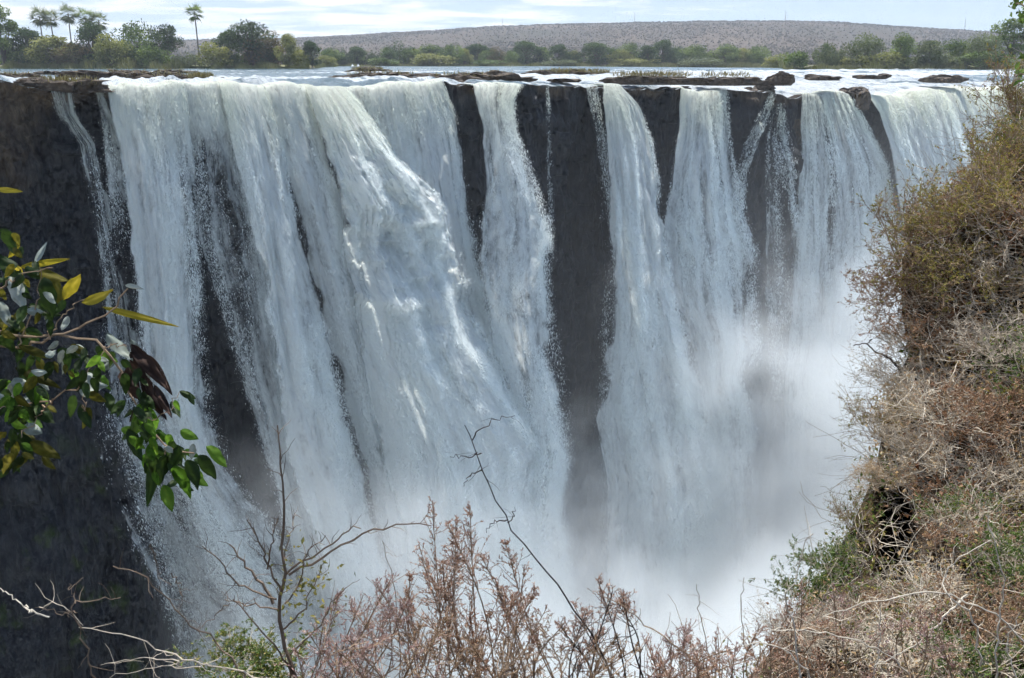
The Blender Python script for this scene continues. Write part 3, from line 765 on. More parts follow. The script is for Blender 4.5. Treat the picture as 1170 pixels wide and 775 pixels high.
def plant(px, top, base, wid, kind, shape, label, depth=None, group='trees along the far river bank', cat=None):
    d = depth or float(shore(np.array(px))) + 9 + 10 * random.random()
    pr = proto(kind, shape)
    h0, w0 = pr[2]
    p = at(px, 70.0, d); p[2] = float(ground_z(np.array(px), np.array(d))) - .2
    ztop = at(px, top, d)[2]
    s = (wid / FPX * d / w0, wid / FPX * d / w0 * .9, max((ztop - p[2]) / h0, .1))
    if not pr[1]:
        o = pr[0]; pr[1] = True; o.location = Vector(p); o.scale = s; o.rotation_euler = (0, 0, random.random() * 6)
    else:
        o = copy_thing(pr[0], p, random.random() * 6.28, s)
    tag(o, label, cat or ('bush' if shape == 'bush' else 'tree'), group)
    return o
G1 = 'trees of the left river bank'
LT = [
 (6, 8, 78, 44, 'mid', 'tall', 'tall green tree cut by the left edge of the photo'),
 (36, 34, 78, 44, 'dark', 'round', 'dark rounded tree below the first pair of palms, left part of the wood'),
 (20, 50, 78, 46, 'mid', 'bush', 'dense low bush under the tall tree at the left edge'),
 (64, 42, 78, 56, 'olive', 'round', 'yellowish tree in the wood directly under the paired palms'),
 (88, 50, 78, 50, 'brown', 'wide', 'brownish spreading tree low in the left wood'),
 (108, 28, 70, 44, 'dark', 'round', 'dark blue-green tree rising behind the thickest palm cluster'),
 (62, 62, 78, 44, 'dark', 'bush', 'dark bush at the water below the yellowish tree'),
 (128, 44, 78, 48, 'olive', 'bush', 'olive shrubby tree between dark tree and bright green tree'),
 (160, 27, 78, 62, 'mid', 'wide', 'large bright green tree, the bulkiest of the left wood'),
 (140, 47, 78, 34, 'mid', 'round', 'leafy green tree at the water in front of the bulkiest tree'),
 (191, 27, 76, 36, 'dark', 'tall', 'tall dark tree ending the left wood on its right side'),
 (178, 52, 78, 40, 'mid', 'bush', 'dark green bush at the foot of the tall dark tree'),
 (104, 60, 78, 44, 'mid', 'bush', 'green waterside bush beneath the palm cluster'),
 (262, 36, 72, 34, 'dark', 'round', 'dark tree right of the lone palm, first of its clump'),
 (287, 23, 72, 44, 'dark', 'tall', 'highest dark tree of the clump right of the lone palm'),
 (302, 36, 78, 52, 'brown', 'round', 'dark tree with rusty leaf tips in the clump right of the lone palm'),
 (300, 48, 78, 40, 'dark', 'wide', 'blackish low tree under the rusty tipped tree'),
 (330, 40, 70, 32, 'olive', 'round', 'rounded yellow-green tree at the back right of the lone palm clump'),
 (356, 48, 74, 24, 'dark', 'round', 'small dark tree ending the clump right of the lone palm'),
 (244, 52, 76, 46, 'olive', 'bush', 'olive thicket at the foot of the lone palm'),
 (275, 60, 78, 40, 'mid', 'bush', 'green bush at the water under the highest dark tree'),
 (340, 60, 78, 34, 'olive', 'bush', 'dull yellow bush at the waterline below the small dark tree'),
 (214, 62, 78, 34, 'pale', 'bush', 'pale grassy bush between the left wood and the lone palm'),
]
for x in LT: plant(*x, group=G1)
for (px, top, base, fr, sd_, lab) in [(52, 10, 60, 4.6, 1, 'left palm of the close pair above the left wood'), (65, 12, 60, 4.4, 3, 'right palm of the close pair above the left wood'),
        (84, 7, 60, 4.6, 5, 'slim palm standing between the close pair and the thick palm cluster'), (104, 10, 60, 4.6, 2, 'palm at the left of the thick cluster over the dark tree'),
        (118, 15, 60, 4.4, 7, 'shorter palm at the right of the thick cluster over the dark tree'), (228, 6, 74, 3.9, 8, 'lone tall palm with bare trunk standing clear of the trees')]:
    d = 352 if px > 200 else 366
    p = at(px, 70.0, d); p[2] = float(ground_z(np.array(px), np.array(d)))
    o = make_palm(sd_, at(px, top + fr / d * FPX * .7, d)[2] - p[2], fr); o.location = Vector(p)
    tag(o, lab, 'palm tree', 'palms on the left river bank')
G2 = 'trees in the far treeline'
MT = [(372, 57, 20, 'mid'), (390, 55, 24, 'dark'), (408, 60, 18, 'mid'), (427, 57, 22, 'dark'), (442, 54, 20, 'mid'), (457, 49, 32, 'dark'), (474, 57, 20, 'olive'), (490, 51, 34, 'mid'), (518, 51, 30, 'mid'), (530, 57, 20, 'olive'), (547, 51, 34, 'dark'),
      (568, 54, 22, 'brown'), (584, 58, 18, 'mid'), (601, 48, 38, 'dark'), (622, 55, 20, 'mid'), (638, 52, 30, 'dark'), (656, 58, 18, 'olive'), (681, 49, 42, 'dark'), (702, 56, 20, 'mid'), (719, 49, 30, 'mid'), (740, 52, 24, 'dark'),
      (757, 47, 32, 'dark'), (776, 54, 26, 'mid'), (795, 51, 30, 'mid'), (812, 56, 22, 'dark'), (828, 51, 30, 'mid'), (848, 56, 26, 'olive'), (866, 53, 30, 'mid')]
KN = {'dark': 'dark', 'mid': 'fresh green', 'olive': 'yellow-green', 'brown': 'brownish'}
ORD = ['first', 'second', 'third', 'fourth', 'fifth', 'sixth', 'seventh', 'eighth', 'ninth', 'tenth', 'eleventh', 'twelfth', 'thirteenth', 'fourteenth', 'fifteenth', 'sixteenth', 'seventeenth', 'eighteenth', 'nineteenth', 'twentieth', 'twenty-first', 'twenty-second', 'twenty-third', 'twenty-fourth', 'twenty-fifth']
cnt = {}
rq = random.Random(4)
MT += [(x + rq.uniform(-4, 4), rq.uniform(54, 60), rq.uniform(20, 30), rq.choice(['mid', 'mid', 'dark', 'olive'])) for x in range(382, 872, 30)]
MT.sort()
for (px, top, wd, k) in MT:
    i = cnt[k] = cnt.get(k, 0) + 1
    tot = sum(1 for q in MT if q[3] == k)
    lab = f'{ORD[i-1]} {KN[k]} tree from the left in the distant treeline behind the river' if tot > 1 else f'only {KN[k]} tree in the distant treeline behind the river'
    plant(px, top + random.uniform(-1, 1), 75, wd * 1.05, k, random.choice(['round', 'wide']), lab, depth=float(shore(np.array(px))) + 14 + 14 * random.random(), group=G2)
for (px, top, wd, k, lab) in [(494, 63, 62, 'olive', 'long bright olive bank of bushes at the water in midriver'), (440, 66, 40, 'mid', 'low green bush at the water right of the white tents'), (560, 68, 40, 'mid', 'low bush at the water under the brownish tree'),
        (640, 68, 50, 'pale', 'low pale bush on the bank left of the treeline gap'), (720, 67, 60, 'olive', 'low olive bushes at the bank in the middle of the treeline'), (800, 66, 60, 'pale', 'pale bush at the bank toward the hazy trees'), (372, 65, 30, 'olive', 'low dull bush left of the white tents')]:
    plant(px, top, 76, wd, k, 'bush', lab, depth=float(shore(np.array(px))) + 9, group='bushes at the far waterline')
RT = [(905, 58, 40, 'mid', 'bush', 'green thicket at the left end of the hazy right bank'), (945, 52, 34, 'pale', 'bush', 'thin pale bush in the hazy right bank scrub'), (942, 50, 12, 'mid', 'tall', 'slim pointed tree on the hazy right bank'),
      (988, 41, 52, 'pale', 'wide', 'big pale grey-green tree on the hazy right bank'), (1028, 39, 34, 'mid', 'round', 'rounded green tree beside the big pale tree on the right bank'),
      (1060, 47, 40, 'pale', 'round', 'faint tree right of the rounded green tree'), (1090, 46, 40, 'mid', 'round', 'hazy tree midway along the right bank wood'), (1118, 40, 46, 'pale', 'wide', 'pale spreading hazy tree near the bushy slope'),
      (1156, 22, 56, 'mid', 'tall', 'tallest hazy tree at the right edge behind the bushy slope'), (1010, 62, 60, 'olive', 'bush', 'yellowish bank bushes below the big pale tree'), (1070, 62, 60, 'pale', 'bush', 'pale bank bushes at the right rapids'),
      (1130, 58, 60, 'mid', 'bush', 'green bank bushes nearest the bushy slope'), (890, 64, 40, 'olive', 'bush', 'low yellow bush where the right bank begins'), (965, 66, 40, 'olive', 'bush', 'straw-green bush in front of the slim pointed tree')]
for (px, top, wd, k, s_, lab) in RT: plant(px, top, 80, wd, k, s_, lab, group='trees of the hazy right bank')

# reeds along the banks: nobody could count them
def reeds(x0, x1, hgt, n, label, off=2, seed=0):
    r = np.random.default_rng(seed); px = r.uniform(x0, x1, n)
    d = shore(px) + off + r.random(n) * 7
    p = at(px, 70.0, d); p[:, 2] = ground_z(px, d) - .2
    dr = np.stack([r.normal(size=n) * .22, r.normal(size=n) * .22, np.ones(n)], 1)
    hh = hgt * (.55 + .6 * r.random(n)) * (.7 + .5 * vnoise(px * .08, 0, seed=seed))
    b = MB(); b.leaves(p, dr, r.normal(size=(n, 3)), np.maximum(hh, .4), .35, .2, col=np.clip(.5 + .3 * vnoise(px * .1, 3, seed=seed) + r.normal(size=n) * .15, 0, 1))
    tag(b.build('reeds', M_REED), label, 'reeds', kind='stuff')
M_REED = mat_leaf('reed', [(0, (.07, .08, .025)), (.5, (.15, .16, .055)), (1, (.26, .25, .11))], .35)
reeds(195, 352, 3.2, 9000, 'pale green reeds at the foot of the lone palm', seed=1)
reeds(-60, 200, 3.6, 7000, 'green waterside growth under the left wood', seed=4)
reeds(360, 880, 2.4, 12000, 'low reeds in front of the distant treeline', seed=2)
reeds(872, 1440, 2.6, 9000, 'straw-coloured reeds along the hazy right bank', seed=3)

# woodland scrub on the hills
r = np.random.default_rng(77); n = 150000
px = r.uniform(-380, 1430, n); d = 560 * (3000 / 560) ** r.random(n)
dn = fbm(px * .010, d * .0022, seed=52, octv=3)
keep = (d > shore(px) + 60) & ((r.random(n) < sst(-.3, .6, dn) * .6 + .25) | ((d > 2330) & (r.random(n) < .75)) | ((d < 1000) & (r.random(n) < .5))); px, d = px[keep], d[keep]
p = at(px, 70.0, d); p[:, 2] = ground_z(px, d)
sz = (1.1 + 1.7 * r.random(len(px)) ** 2) * (1 + .4 * sst(1500, 2500, d)) * np.where(d > 2350, 1.25, 1)
b = MB()
for k in range(3):
    th = r.random(len(px)) * 6.28
    e = np.stack([np.cos(th), np.sin(th), 0 * th], 1)
    b.leaves(p - e * sz[:, None] * .7 + [0, 0, 0], e + np.array([0, 0, .25 + .2 * k]), np.tile([0, 0, 1.], (len(px), 1)) + r.normal(size=(len(px), 3)) * .4, sz * 1.5, sz * 1.2, .35, col=np.clip(.5 + .55 * fbm(px * .012, d * .004, seed=51, octv=3) + r.normal(size=len(px)) * .07 - .3 * sst(2250, 2450, d), 0, 1))
M_SCRUB = mat_leaf('hill_scrub', [(0, (.03, .036, .018)), (.35, (.05, .048, .028)), (.6, (.072, .060, .040)), (1, (.11, .088, .06))], .15)
tag(b.build('scrub', M_SCRUB), 'brown leafless woodland covering the distant hills', 'woodland', kind='stuff')

# masts on the skyline
m, t = newmat('mast_steel'); b_ = t.n('ShaderNodeBsdfPrincipled', ins={'Base Color': (.16, .16, .17, 1), 'Roughness': .6, 'Metallic': .3}); t.out(b_.outputs[0]); M_STEEL = m
def mast(px, top, base, d, wb, label):
    p = at(px, base, d); H = at(px, top, d)[2] - p[2]
    root = empty('radio_mast', p); b = MB()
    for k in range(4):
        a = k * math.pi / 2 + .78
        b.tube([[math.cos(a) * wb, math.sin(a) * wb, -4], [math.cos(a) * wb * .25, math.sin(a) * wb * .25, H * .88]], .22, .14, 4)
        for j in range(8):
            z0, z1 = H * .11 * j, H * .11 * (j + 1); w0, w1 = wb * (1 - .85 * j / 8), wb * (1 - .85 * (j + 1) / 8); a2 = a + math.pi / 2
            b.tube([[math.cos(a) * w0, math.sin(a) * w0, z0], [math.cos(a2) * w1, math.sin(a2) * w1, z1]], .14, .14, 3)
    b.build('lattice', M_STEEL, root)
    a_ = MB(); a_.tube([[0, 0, H * .86], [0, 0, H]], .25, .1, 5); a_.build('antenna', M_STEEL, root)
    tag(root, label, 'mast', 'radio masts on the skyline')
mast(574, 19, 31, 2600, 1.6, 'thin radio mast on the ridge above the first buttress')
mast(725, 14, 27, 2600, 1.6, 'thin radio mast on the ridge above the arching cascade')
mast(897, 12, 25, 2600, 1.6, 'tall thin mast on the ridge top above the right rapids')
mast(891, 29, 53, 1900, 2.0, 'dark mast standing part way down the hill slope')
mast(1102, 20, 33, 2600, 1.6, 'thin mast on the ridge near the right edge')
mast(423, 35, 40, 2600, 1.2, 'tiny mast on the low ridge above the white tents')

# white tents
m, t = newmat('tent_canvas'); b_ = t.n('ShaderNodeBsdfPrincipled', ins={'Base Color': (.82, .82, .80, 1), 'Roughness': .8}); t.out(b_.outputs[0]); M_TENT = m
def tent(px, wd, label):
    d = 496.0; p = at(px, 70, d); p[2] = float(ground_z(np.array(px), np.array(d))) ; w_ = wd / FPX * d / 2
    root = empty('tent', p); b = MB()
    R = [(w_ * 1.05, 1.35), (w_ * .72, 1.75), (w_ * .30, 2.5), (.04, 3.3)]
    V = np.array([[math.cos(k * math.pi / 2 + .785) * q * 1.3, math.sin(k * math.pi / 2 + .785) * q * 1.3, z] for q, z in R for k in range(4)])
    f = np.array([[i * 4 + k, i * 4 + (k + 1) % 4, i * 4 + 4 + (k + 1) % 4, i * 4 + 4 + k] for i in range(3) for k in range(4)])
    b.add(V, f); b.build('canopy', M_TENT, root)
    q = MB()
    for k in range(4): q.tube([[math.cos(k * math.pi / 2 + .785) * w_ * 1.3, math.sin(k * math.pi / 2 + .785) * w_ * 1.3, -.3], [math.cos(k * math.pi / 2 + .785) * w_ * 1.3, math.sin(k * math.pi / 2 + .785) * w_ * 1.3, 1.4]], .05, .05, 5)
    q.build('poles', M_STEEL, root)
    s = MB(); c4 = [(math.cos(k * math.pi / 2 + .785) * w_ * 1.27, math.sin(k * math.pi / 2 + .785) * w_ * 1.27) for k in range(4)]
    for k in range(1, 4):
        (xa, ya), (xb, yb) = c4[k], c4[(k + 1) % 4]
        s.add(np.array([[xa, ya, 0], [xb, yb, 0], [xb, yb, 1.36], [xa, ya, 1.36]]), np.array([[0, 1, 2, 3]]))
    s.build('side_wall', M_TENT, root)
    tag(root, label, 'tent', 'white tents on the far bank')
tent(402.5, 6.0, 'left one of two small white peaked tents by the river')
tent(409, 6.0, 'right one of two small white peaked tents by the river')
# ================================================================== NEAR SIDE: rim, bushy slope, foreground plants
m, t = newmat('slope_soil')
tc = t.n('ShaderNodeTexCoord').outputs['Object']
n1 = t.noise(t.scale(tc, (1.6, 1.6, 1.6)), 1, 6, .65); n2 = t.noise(t.scale(tc, (14, 14, 14)), 1, 4, .7)
c = t.ramp(t.math('ADD', t.math('MULTIPLY', n1, .5), t.math('MULTIPLY', n2, .5)), [(.3, (.02, .014, .010)), (.5, (.07, .05, .033)), (.7, (.17, .125, .08))])
bmp = t.n('ShaderNodeBump', ins={'Strength': 1, 'Distance': .15, 'Height': n2})
b_ = t.n('ShaderNodeBsdfPrincipled', ins={'Base Color': c, 'Roughness': .95, 'Specular IOR Level': .1, 'Normal': bmp.outputs[0]})
t.out(b_.outputs[0]); M_SOIL = m

# rim the viewer stands on
xs = np.linspace(-30, 34, 130); ys = np.concatenate([np.linspace(-14, 5.2, 50), np.linspace(5.4, 13, 50)])
X, Y = np.meshgrid(xs, ys)
Z = 1.35 - .50 * np.maximum(Y, -1.5) - 1.5 * np.maximum(Y - 5.0, 0) ** 1.9 * .62 + .22 * fbm(X * .5, Y * .5, seed=61) * sst(0, 4, np.abs(Y) + .5)
Z = np.maximum(Z, -97.5)
P = np.stack([X + .6 * fbm(X * .3, Z * .2, seed=62) * sst(4, 7, Y), Y, Z], -1)
tag(grid_obj('rim', P, M_SOIL), 'dry earth rim of the gorge below the camera', 'ground', kind='structure')

# promontory on the right
SL = np.array([(60, 1215), (100, 1190), (150, 1150), (200, 1105), (240, 1062), (300, 1030), (360, 1030), (400, 1040), (460, 1014), (540, 1000), (600, 974), (640, 950), (680, 925), (710, 905), (740, 885), (790, 840), (860, 760), (960, 690)], float)
def slope_pt(px, py):
    """near surface of the promontory for a pixel on it"""
    l = np.interp(py, SL[:, 0], SL[:, 1])
    dl = np.interp(py, [60, 100, 230, 400, 550, 650, 720, 775, 860, 960], [19, 18, 16, 14, 12, 10, 8.2, 6.8, 5.4, 4.4])
    dr = np.interp(py, [60, 100, 250, 400, 550, 700, 775, 860, 960], [15, 14, 11.5, 9.4, 7.6, 6.0, 5.3, 4.6, 4.0])
    k = np.clip((px - l) / (1420 - l), 0, 1)
    d = dl + (dr - dl) * k ** .75
    d = d + .5 * fbm(px * .012, py * .012, seed=63) + .25 * fbm(px * .05, py * .05, seed=64)
    hole = sst(1004, 1010, px) * sst(1044, 1034, px) * sst(560, 572, py) * sst(672, 650, py)
    return at(px, py, d + 4.0 * hole), d
pys = np.linspace(62, 955, 210); k = np.linspace(0, 1, 150)
l = np.interp(pys, SL[:, 0], SL[:, 1])[:, None]
PX = l + (1420 - l) * k[None]; PY = np.repeat(pys[:, None], 150, 1)
Ps, Ds = slope_pt(PX, PY)
bk = []
for q, (dd, dx, dy) in enumerate([(9, 75, 26), (5.5, 40, 14), (3, 18, 6), (1.4, 6, 2), (.5, 1.5, .5)]):
    bk.append(at(PX[:, :1] + dx, PY[:, :1] + dy, Ds[:, :1] + dd))
Ps = np.concatenate(bk + [Ps], 1)
_pxr = np.concatenate([PX[:1, :1] + q for q in (75, 40, 18, 6, 1.5)] + [PX[:1]], 1); _dr = np.concatenate([Ds[:1, :1] + q for q in (9, 5.5, 3, 1.4, .5)] + [Ds[:1]], 1)
topr = [at(_pxr + 25, 62 + 22 + 0 * _pxr, _dr + 9), at(_pxr + 6, 62 + 4 + 0 * _pxr, _dr + 2)]
Ps = np.concatenate(topr + [Ps], 0)
tag(grid_obj('slope', Ps, M_SOIL), 'steep bushy promontory rising on the right', 'slope', kind='structure')

M_TWIG = {'grey': mat_bark('grey_twig', (.20, .165, .125, 1), (.68, .60, .48, 1), scale=9), 'brown': mat_bark('brown_twig', (.11, .075, .048, 1), (.40, .29, .19, 1), scale=9), 'umber': mat_bark('umber_twig', (.05, .036, .026, 1), (.24, .18, .13, 1), scale=9), 'dark': mat_bark('dark_twig', (.016, .012, .010, 1), (.07, .05, .04, 1), scale=9), 'pale': mat_bark('pale_twig', (.36, .31, .24, 1), (.70, .64, .53, 1), scale=9)}
M_SL = {
 'rust': mat_leaf('rust_leaf', [(0, (.11, .045, .02)), (.5, (.24, .135, .075)), (1, (.42, .27, .16))], .35),
 'tan': mat_leaf('tan_leaf', [(0, (.19, .12, .055)), (.5, (.38, .26, .13)), (1, (.54, .41, .24))], .35),
 'green': mat_leaf('green_leaf', [(0, (.03, .05, .012)), (.5, (.085, .14, .028)), (1, (.18, .25, .055))], .45),
 'yellow': mat_leaf('yellow_leaf', [(0, (.10, .105, .022)), (.5, (.24, .22, .045)), (1, (.40, .33, .09))], .45),
 'grey': mat_leaf('grey_leaf', [(0, (.13, .11, .085)), (.5, (.29, .25, .19)), (1, (.48, .43, .35))], .3),
 'pink': mat_leaf('pink_leaf', [(0, (.22, .12, .10)), (.5, (.40, .25, .22)), (1, (.60, .46, .42))], .4),
}

def bent(r, a, d, L, n=5, curl=.35):
    """polylines starting at a (M,3) heading d with lengths L and random bending"""
    M_ = len(a); P = np.zeros((M_, n, 3)); P[:, 0] = a
    d = d / (np.linalg.norm(d, axis=1, keepdims=True) + 1e-9)
    for i in range(1, n):
        d = d + r.normal(size=(M_, 3)) * curl; d /= np.linalg.norm(d, axis=1, keepdims=True)
        P[:, i] = P[:, i - 1] + d * (L / (n - 1))[:, None]
    return P

def along(r, P, lo, hi):
    M_, n, _ = P.shape; tt = r.uniform(lo, hi, M_) * (n - 1); i = np.minimum(tt.astype(int), n - 2); f = (tt - i)[:, None]
    A, B = P[np.arange(M_), i], P[np.arange(M_), i + 1]
    return A * (1 - f) + B * f, B - A

def make_shrub(name, seed, twig, leaf, nst=24, R=1.0, nleaf=700, lsize=.035, up=.7, sub=6, subsub=4, second=None, rad=.009, up2=.25, lw=.45):
    """unit shrub about 1 m in radius rooted at the origin"""
    r = np.random.default_rng(seed); root = empty(name)
    b = MB(); lf = MB()
    d0 = r.normal(size=(nst, 3)) * [1, 1, .5] + [0, 0, up]
    S0 = bent(r, r.normal(size=(nst, 3)) * [.12, .12, .02], d0, R * r.uniform(.7, 1.15, nst), 6, .16)
    b.tubes(S0, np.linspace(1, .4, 6)[None] * rad * r.uniform(.7, 1.3, (nst, 1)), 4, col=r.random(nst))
    q = np.repeat(S0, sub, 0); a, dd = along(r, q, .25, .98)
    dd = dd / np.linalg.norm(dd, axis=1, keepdims=True) + r.normal(size=a.shape) * .65 + [0, 0, up2]
    S1 = bent(r, a, dd, R * r.uniform(.22, .55, len(a)), 5, .22)
    b.tubes(S1, np.linspace(.55, .3, 5)[None] * rad * r.uniform(.8, 1.2, (len(a), 1)), 3, col=r.random(len(a)))
    q = np.repeat(S1, subsub, 0); a, dd = along(r, q, .2, .98)
    dd = dd / (np.linalg.norm(dd, axis=1, keepdims=True) + 1e-9) + r.normal(size=a.shape) * .75
    S2 = bent(r, a, dd, R * r.uniform(.08, .26, len(a)), 4, .25)
    b.tubes(S2, np.linspace(.36, .2, 4)[None] * rad * np.ones((len(a), 1)), 3, col=r.random(len(a)))
    b.build('branches', M_TWIG[twig], root)
    for (kind, cnt) in [(leaf, nleaf)] + ([second] if second else []):
        if not kind: continue
        lf = MB(); k = r.integers(0, len(S2), cnt)
        a, dd = along(r, S2[k], .3, 1.0)
        dd = dd / (np.linalg.norm(dd, axis=1, keepdims=True) + 1e-9) + r.normal(size=a.shape) * .8
        ls = lsize * r.uniform(.6, 1.5, cnt)
        lf.leaves(a, dd, r.normal(size=a.shape), ls, ls * lw, .2, col=np.clip(.5 + r.normal(size=cnt) * .2, 0, 1))
        lf.build('foliage', M_SL[kind], root)
    return root

SP = {
 'grey': make_shrub('dry_shrub', 1, 'grey', 'grey', 30, nleaf=2200, lsize=.034, sub=7, subsub=5),
 'grey2': make_shrub('dry_shrub', 2, 'pale', 'tan', 26, nleaf=1800, lsize=.034, sub=7, subsub=5, up=.45),
 'rust': make_shrub('dry_shrub', 3, 'brown', 'rust', 26, nleaf=5200, lsize=.04),
 'twig': make_shrub('dry_shrub', 4, 'brown', 'rust', 30, nleaf=900, lsize=.04, up=1.3, up2=.6, second=('yellow', 2200)),
 'green': make_shrub('leafy_shrub', 5, 'grey', 'green', 24, nleaf=5200, lsize=.05, second=('yellow', 500)),
 'yellow': make_shrub('leafy_shrub', 6, 'brown', 'yellow', 26, nleaf=3600, lsize=.042, second=('tan', 900)),
 'tan': make_shrub('grass_tussock', 7, 'grey', 'tan', 40, nleaf=4200, lsize=.075, up=.5, lw=.14, second=('rust', 800)),
}
used_sp = set()
def shrub(px, py, wpx, kind, label, hk=1.0, dd=0.0):
    p, d = slope_pt(np.array(float(px)), np.array(float(py)))
    l = np.interp(py, SL[:, 0], SL[:, 1])
    d = float(d) + dd - random.random() * .5
    p = at(px, py, d + .15)
    s = wpx / FPX * d / 1.6
    sc_ = (s, s, s * hk); rz = random.random() * 6.28
    if kind in used_sp: o = copy_thing(SP[kind], p, rz, sc_)
    else:
        used_sp.add(kind); o = SP[kind]; o.location = Vector(p); o.scale = sc_; o.rotation_euler = (0, 0, rz)
    o.rotation_euler = (random.uniform(-.25, .25) + .12, -.35 + random.uniform(-.2, .2), rz) if False else (0, 0, rz)
    tag(o, label, 'grass tussock' if kind == 'tan' else 'shrub', 'shrubs on the bushy right slope')
    return o
SHR = [
 (1165, 150, 90, 'twig', 'upright twiggy shrub where the slope meets the top right edge', 1.3), (1135, 215, 100, 'twig', 'thin twiggy shrub on the upper slope skyline against white water', 1.1),
 (1162, 240, 110, 'yellow', 'yellow-green leafy shrub at the right edge of the upper slope', 1.0), (1085, 268, 100, 'yellow', 'olive leafy shrub behind the dark twiggy spur bush', 1.0),
 (1040, 300, 120, 'twig', 'dark twiggy bush with upright tips on the spur, outlined against the falls', 1.05), (1012, 345, 80, 'rust', 'rusty shrub overhanging the falls under the spur bush tips', 1.0),
 (1060, 350, 110, 'twig', 'tangled dark shrub in the shade of the spur bush', .9), (1035, 400, 80, 'grey', 'grey shrub in the notch below the spur bush', .9),
 (1110, 325, 110, 'yellow', 'yellowish shrub in the middle of the upper slope', .9), (1160, 335, 110, 'grey', 'grey brush at the right edge below the yellow shrubs', .9),
 (1085, 405, 120, 'rust', 'rust-brown shrub in the centre of the slope above the grey tangle', .8), (1140, 410, 120, 'grey', 'broad grey leafless tangle right of the rust-brown centre shrub', .8),
 (1030, 450, 100, 'grey', 'bare grey shrub on the slope edge beside the dark crooked twig', .9), (1005, 500, 80, 'twig', 'spiky twig shrub leaning out over the mist at mid slope', 1.0),
 (1075, 480, 120, 'grey2', 'pale tangle of dead stems above the dark hollow', .8), (1150, 490, 130, 'rust', 'reddish dry shrub at the right edge at mid slope', .8),
 (1035, 515, 80, 'grey', 'small grey shrub just above the tan grass overhang', .8), (1010, 552, 66, 'tan', 'tan grass overhang drooping above the dark hollow', .75), (1040, 548, 50, 'tan', 'smaller tan grass clump on the right shoulder of the dark hollow', .7),
 (1100, 545, 130, 'grey2', 'wide pale dead brush right of the tan grass', .8), (1160, 560, 110, 'grey', 'grey brush by the right edge above the rust foliage', .8),
 (1100, 612, 80, 'grey2', 'pale twig tangle along the right side of the dark hollow', .9), (976, 604, 60, 'twig', 'sparse twig shrub on the slope edge left of the dark hollow', 1.1), (955, 655, 90, 'green', 'green leafy shrub below and left of the dark hollow', .9),
 (930, 690, 90, 'green', 'green and grey shrub at the lower left tip of the slope', .9), (1005, 712, 80, 'rust', 'rusty low shrub right under the dark hollow', .8), (1120, 640, 130, 'rust', 'large rust-brown leafy shrub in the lower right of the slope', .85),
 (1165, 650, 110, 'green', 'green-speckled shrub at the right edge beside the rust foliage', .9), (1060, 695, 120, 'grey2', 'pale dead shrub in the middle of the lower slope', .8), (1140, 725, 140, 'rust', 'brown shrub near the bottom right corner', .8),
 (905, 730, 90, 'grey', 'grey twiggy shrub at the foot of the slope by the mist', .9), (960, 735, 120, 'grey', 'low grey brush below the green shrubs', .8), (1030, 755, 150, 'grey2', 'pale brush at the bottom of the photo under the lower slope', .7), (1120, 775, 160, 'green', 'green leafy shrub at the very bottom right', .6),
 (1160, 190, 80, 'yellow', 'small yellowish shrub tucked under the top right skyline shrub', 1.0), (1105, 595, 90, 'green', 'small green shrub among pale brush right of the hollow', .8),
]
for a in SHR: shrub(*a[:5], hk=a[5])

# tangled undergrowth: nobody could count it
r = np.random.default_rng(88)
def scatter_slope(n):
    py = r.uniform(80, 900, n); l = np.interp(py, SL[:, 0], SL[:, 1]); px = l - 4 + (1260 - l) * r.random(n)
    hole = (px > 1004) & (px < 1044) & (py > 566) & (py < 668)
    px, py = px[~hole], py[~hole]
    p, d = slope_pt(px, py)
    return px, py, p, d
px, py, p, d = scatter_slope(6000)
b = MB()
dr = r.normal(size=p.shape) * [.9, .6, .55] + [-.25, -.35, .45]
PL = bent(r, p, dr, r.uniform(.25, 1.1, len(p)) * np.clip(d / 11, .5, 1.3), 6, .28)
b.tubes(PL, np.linspace(1, .45, 6)[None] * (.0022 + .00024 * d)[:, None] * r.uniform(.6, 1.3, (len(p), 1)), 3, col=np.clip(r.random(len(p)) * .8 + .3 * vnoise(px * .02, py * .02, seed=70), 0, 1))
o = b.build('undergrowth', M_TWIG['grey']); tag(o, 'tangle of dry stems covering the right slope', 'undergrowth', kind='stuff')
px, py, p, d = scatter_slope(26000)
zone = fbm(px * .012, py * .012, seed=71, octv=3)
for kind, sel in (('rust', zone > .38), ('tan', (zone <= .38) & (zone > -.1)), ('yellow', (zone <= -.1) & (zone > -.3)), ('green', zone <= -.3)):
    q = p[sel]; n_ = len(q); ls = r.uniform(.03, .085, n_) * np.clip(d[sel] / 10, .6, 1.4)
    lf = MB(); lf.leaves(q + r.normal(size=q.shape) * .12 + [-.04, -.08, .12], r.normal(size=q.shape), r.normal(size=q.shape), ls, ls * .5, .2, col=np.clip(.5 + r.normal(size=n_) * .2, 0, 1))
    lf.build('foliage', M_SL[kind], o)

def trace(mb, pts, D, r0, r1, n=14, k=5, dz=0.0, jit=.012, col=.5, seed=0):
    rr = np.random.default_rng(seed + int(pts[0][0] * 7 + pts[0][1]))
    a = np.array(pts, float); Dv = np.linspace(D, D + dz, len(a)) + rr.normal(size=len(a)) * .03
    P = smooth_line(at(a[:, 0], a[:, 1], Dv), n); P[1:-1] += rr.normal(size=(n - 2, 3)) * jit * .5
    mb.tubes(P[None], np.linspace(r0, r1, n)[None], k, col=np.array([col]))
    return P

def twiglets(mb, P, n, L, rad, seed, lo=.3, hi=1.0, spread=.7, up=.15):
    rr = np.random.default_rng(seed); a, dd = along(rr, np.repeat(P[None], n, 0), lo, hi)
    dd = dd / np.linalg.norm(dd, axis=1, keepdims=True) + rr.normal(size=a.shape) * spread + [0, 0, up]
    S_ = bent(rr, a, dd, L * rr.uniform(.4, 1.2, n), 5, .25)
    mb.tubes(S_, np.linspace(1, .4, 5)[None] * rad * np.ones((n, 1)), 3, col=rr.random(n))
    return S_

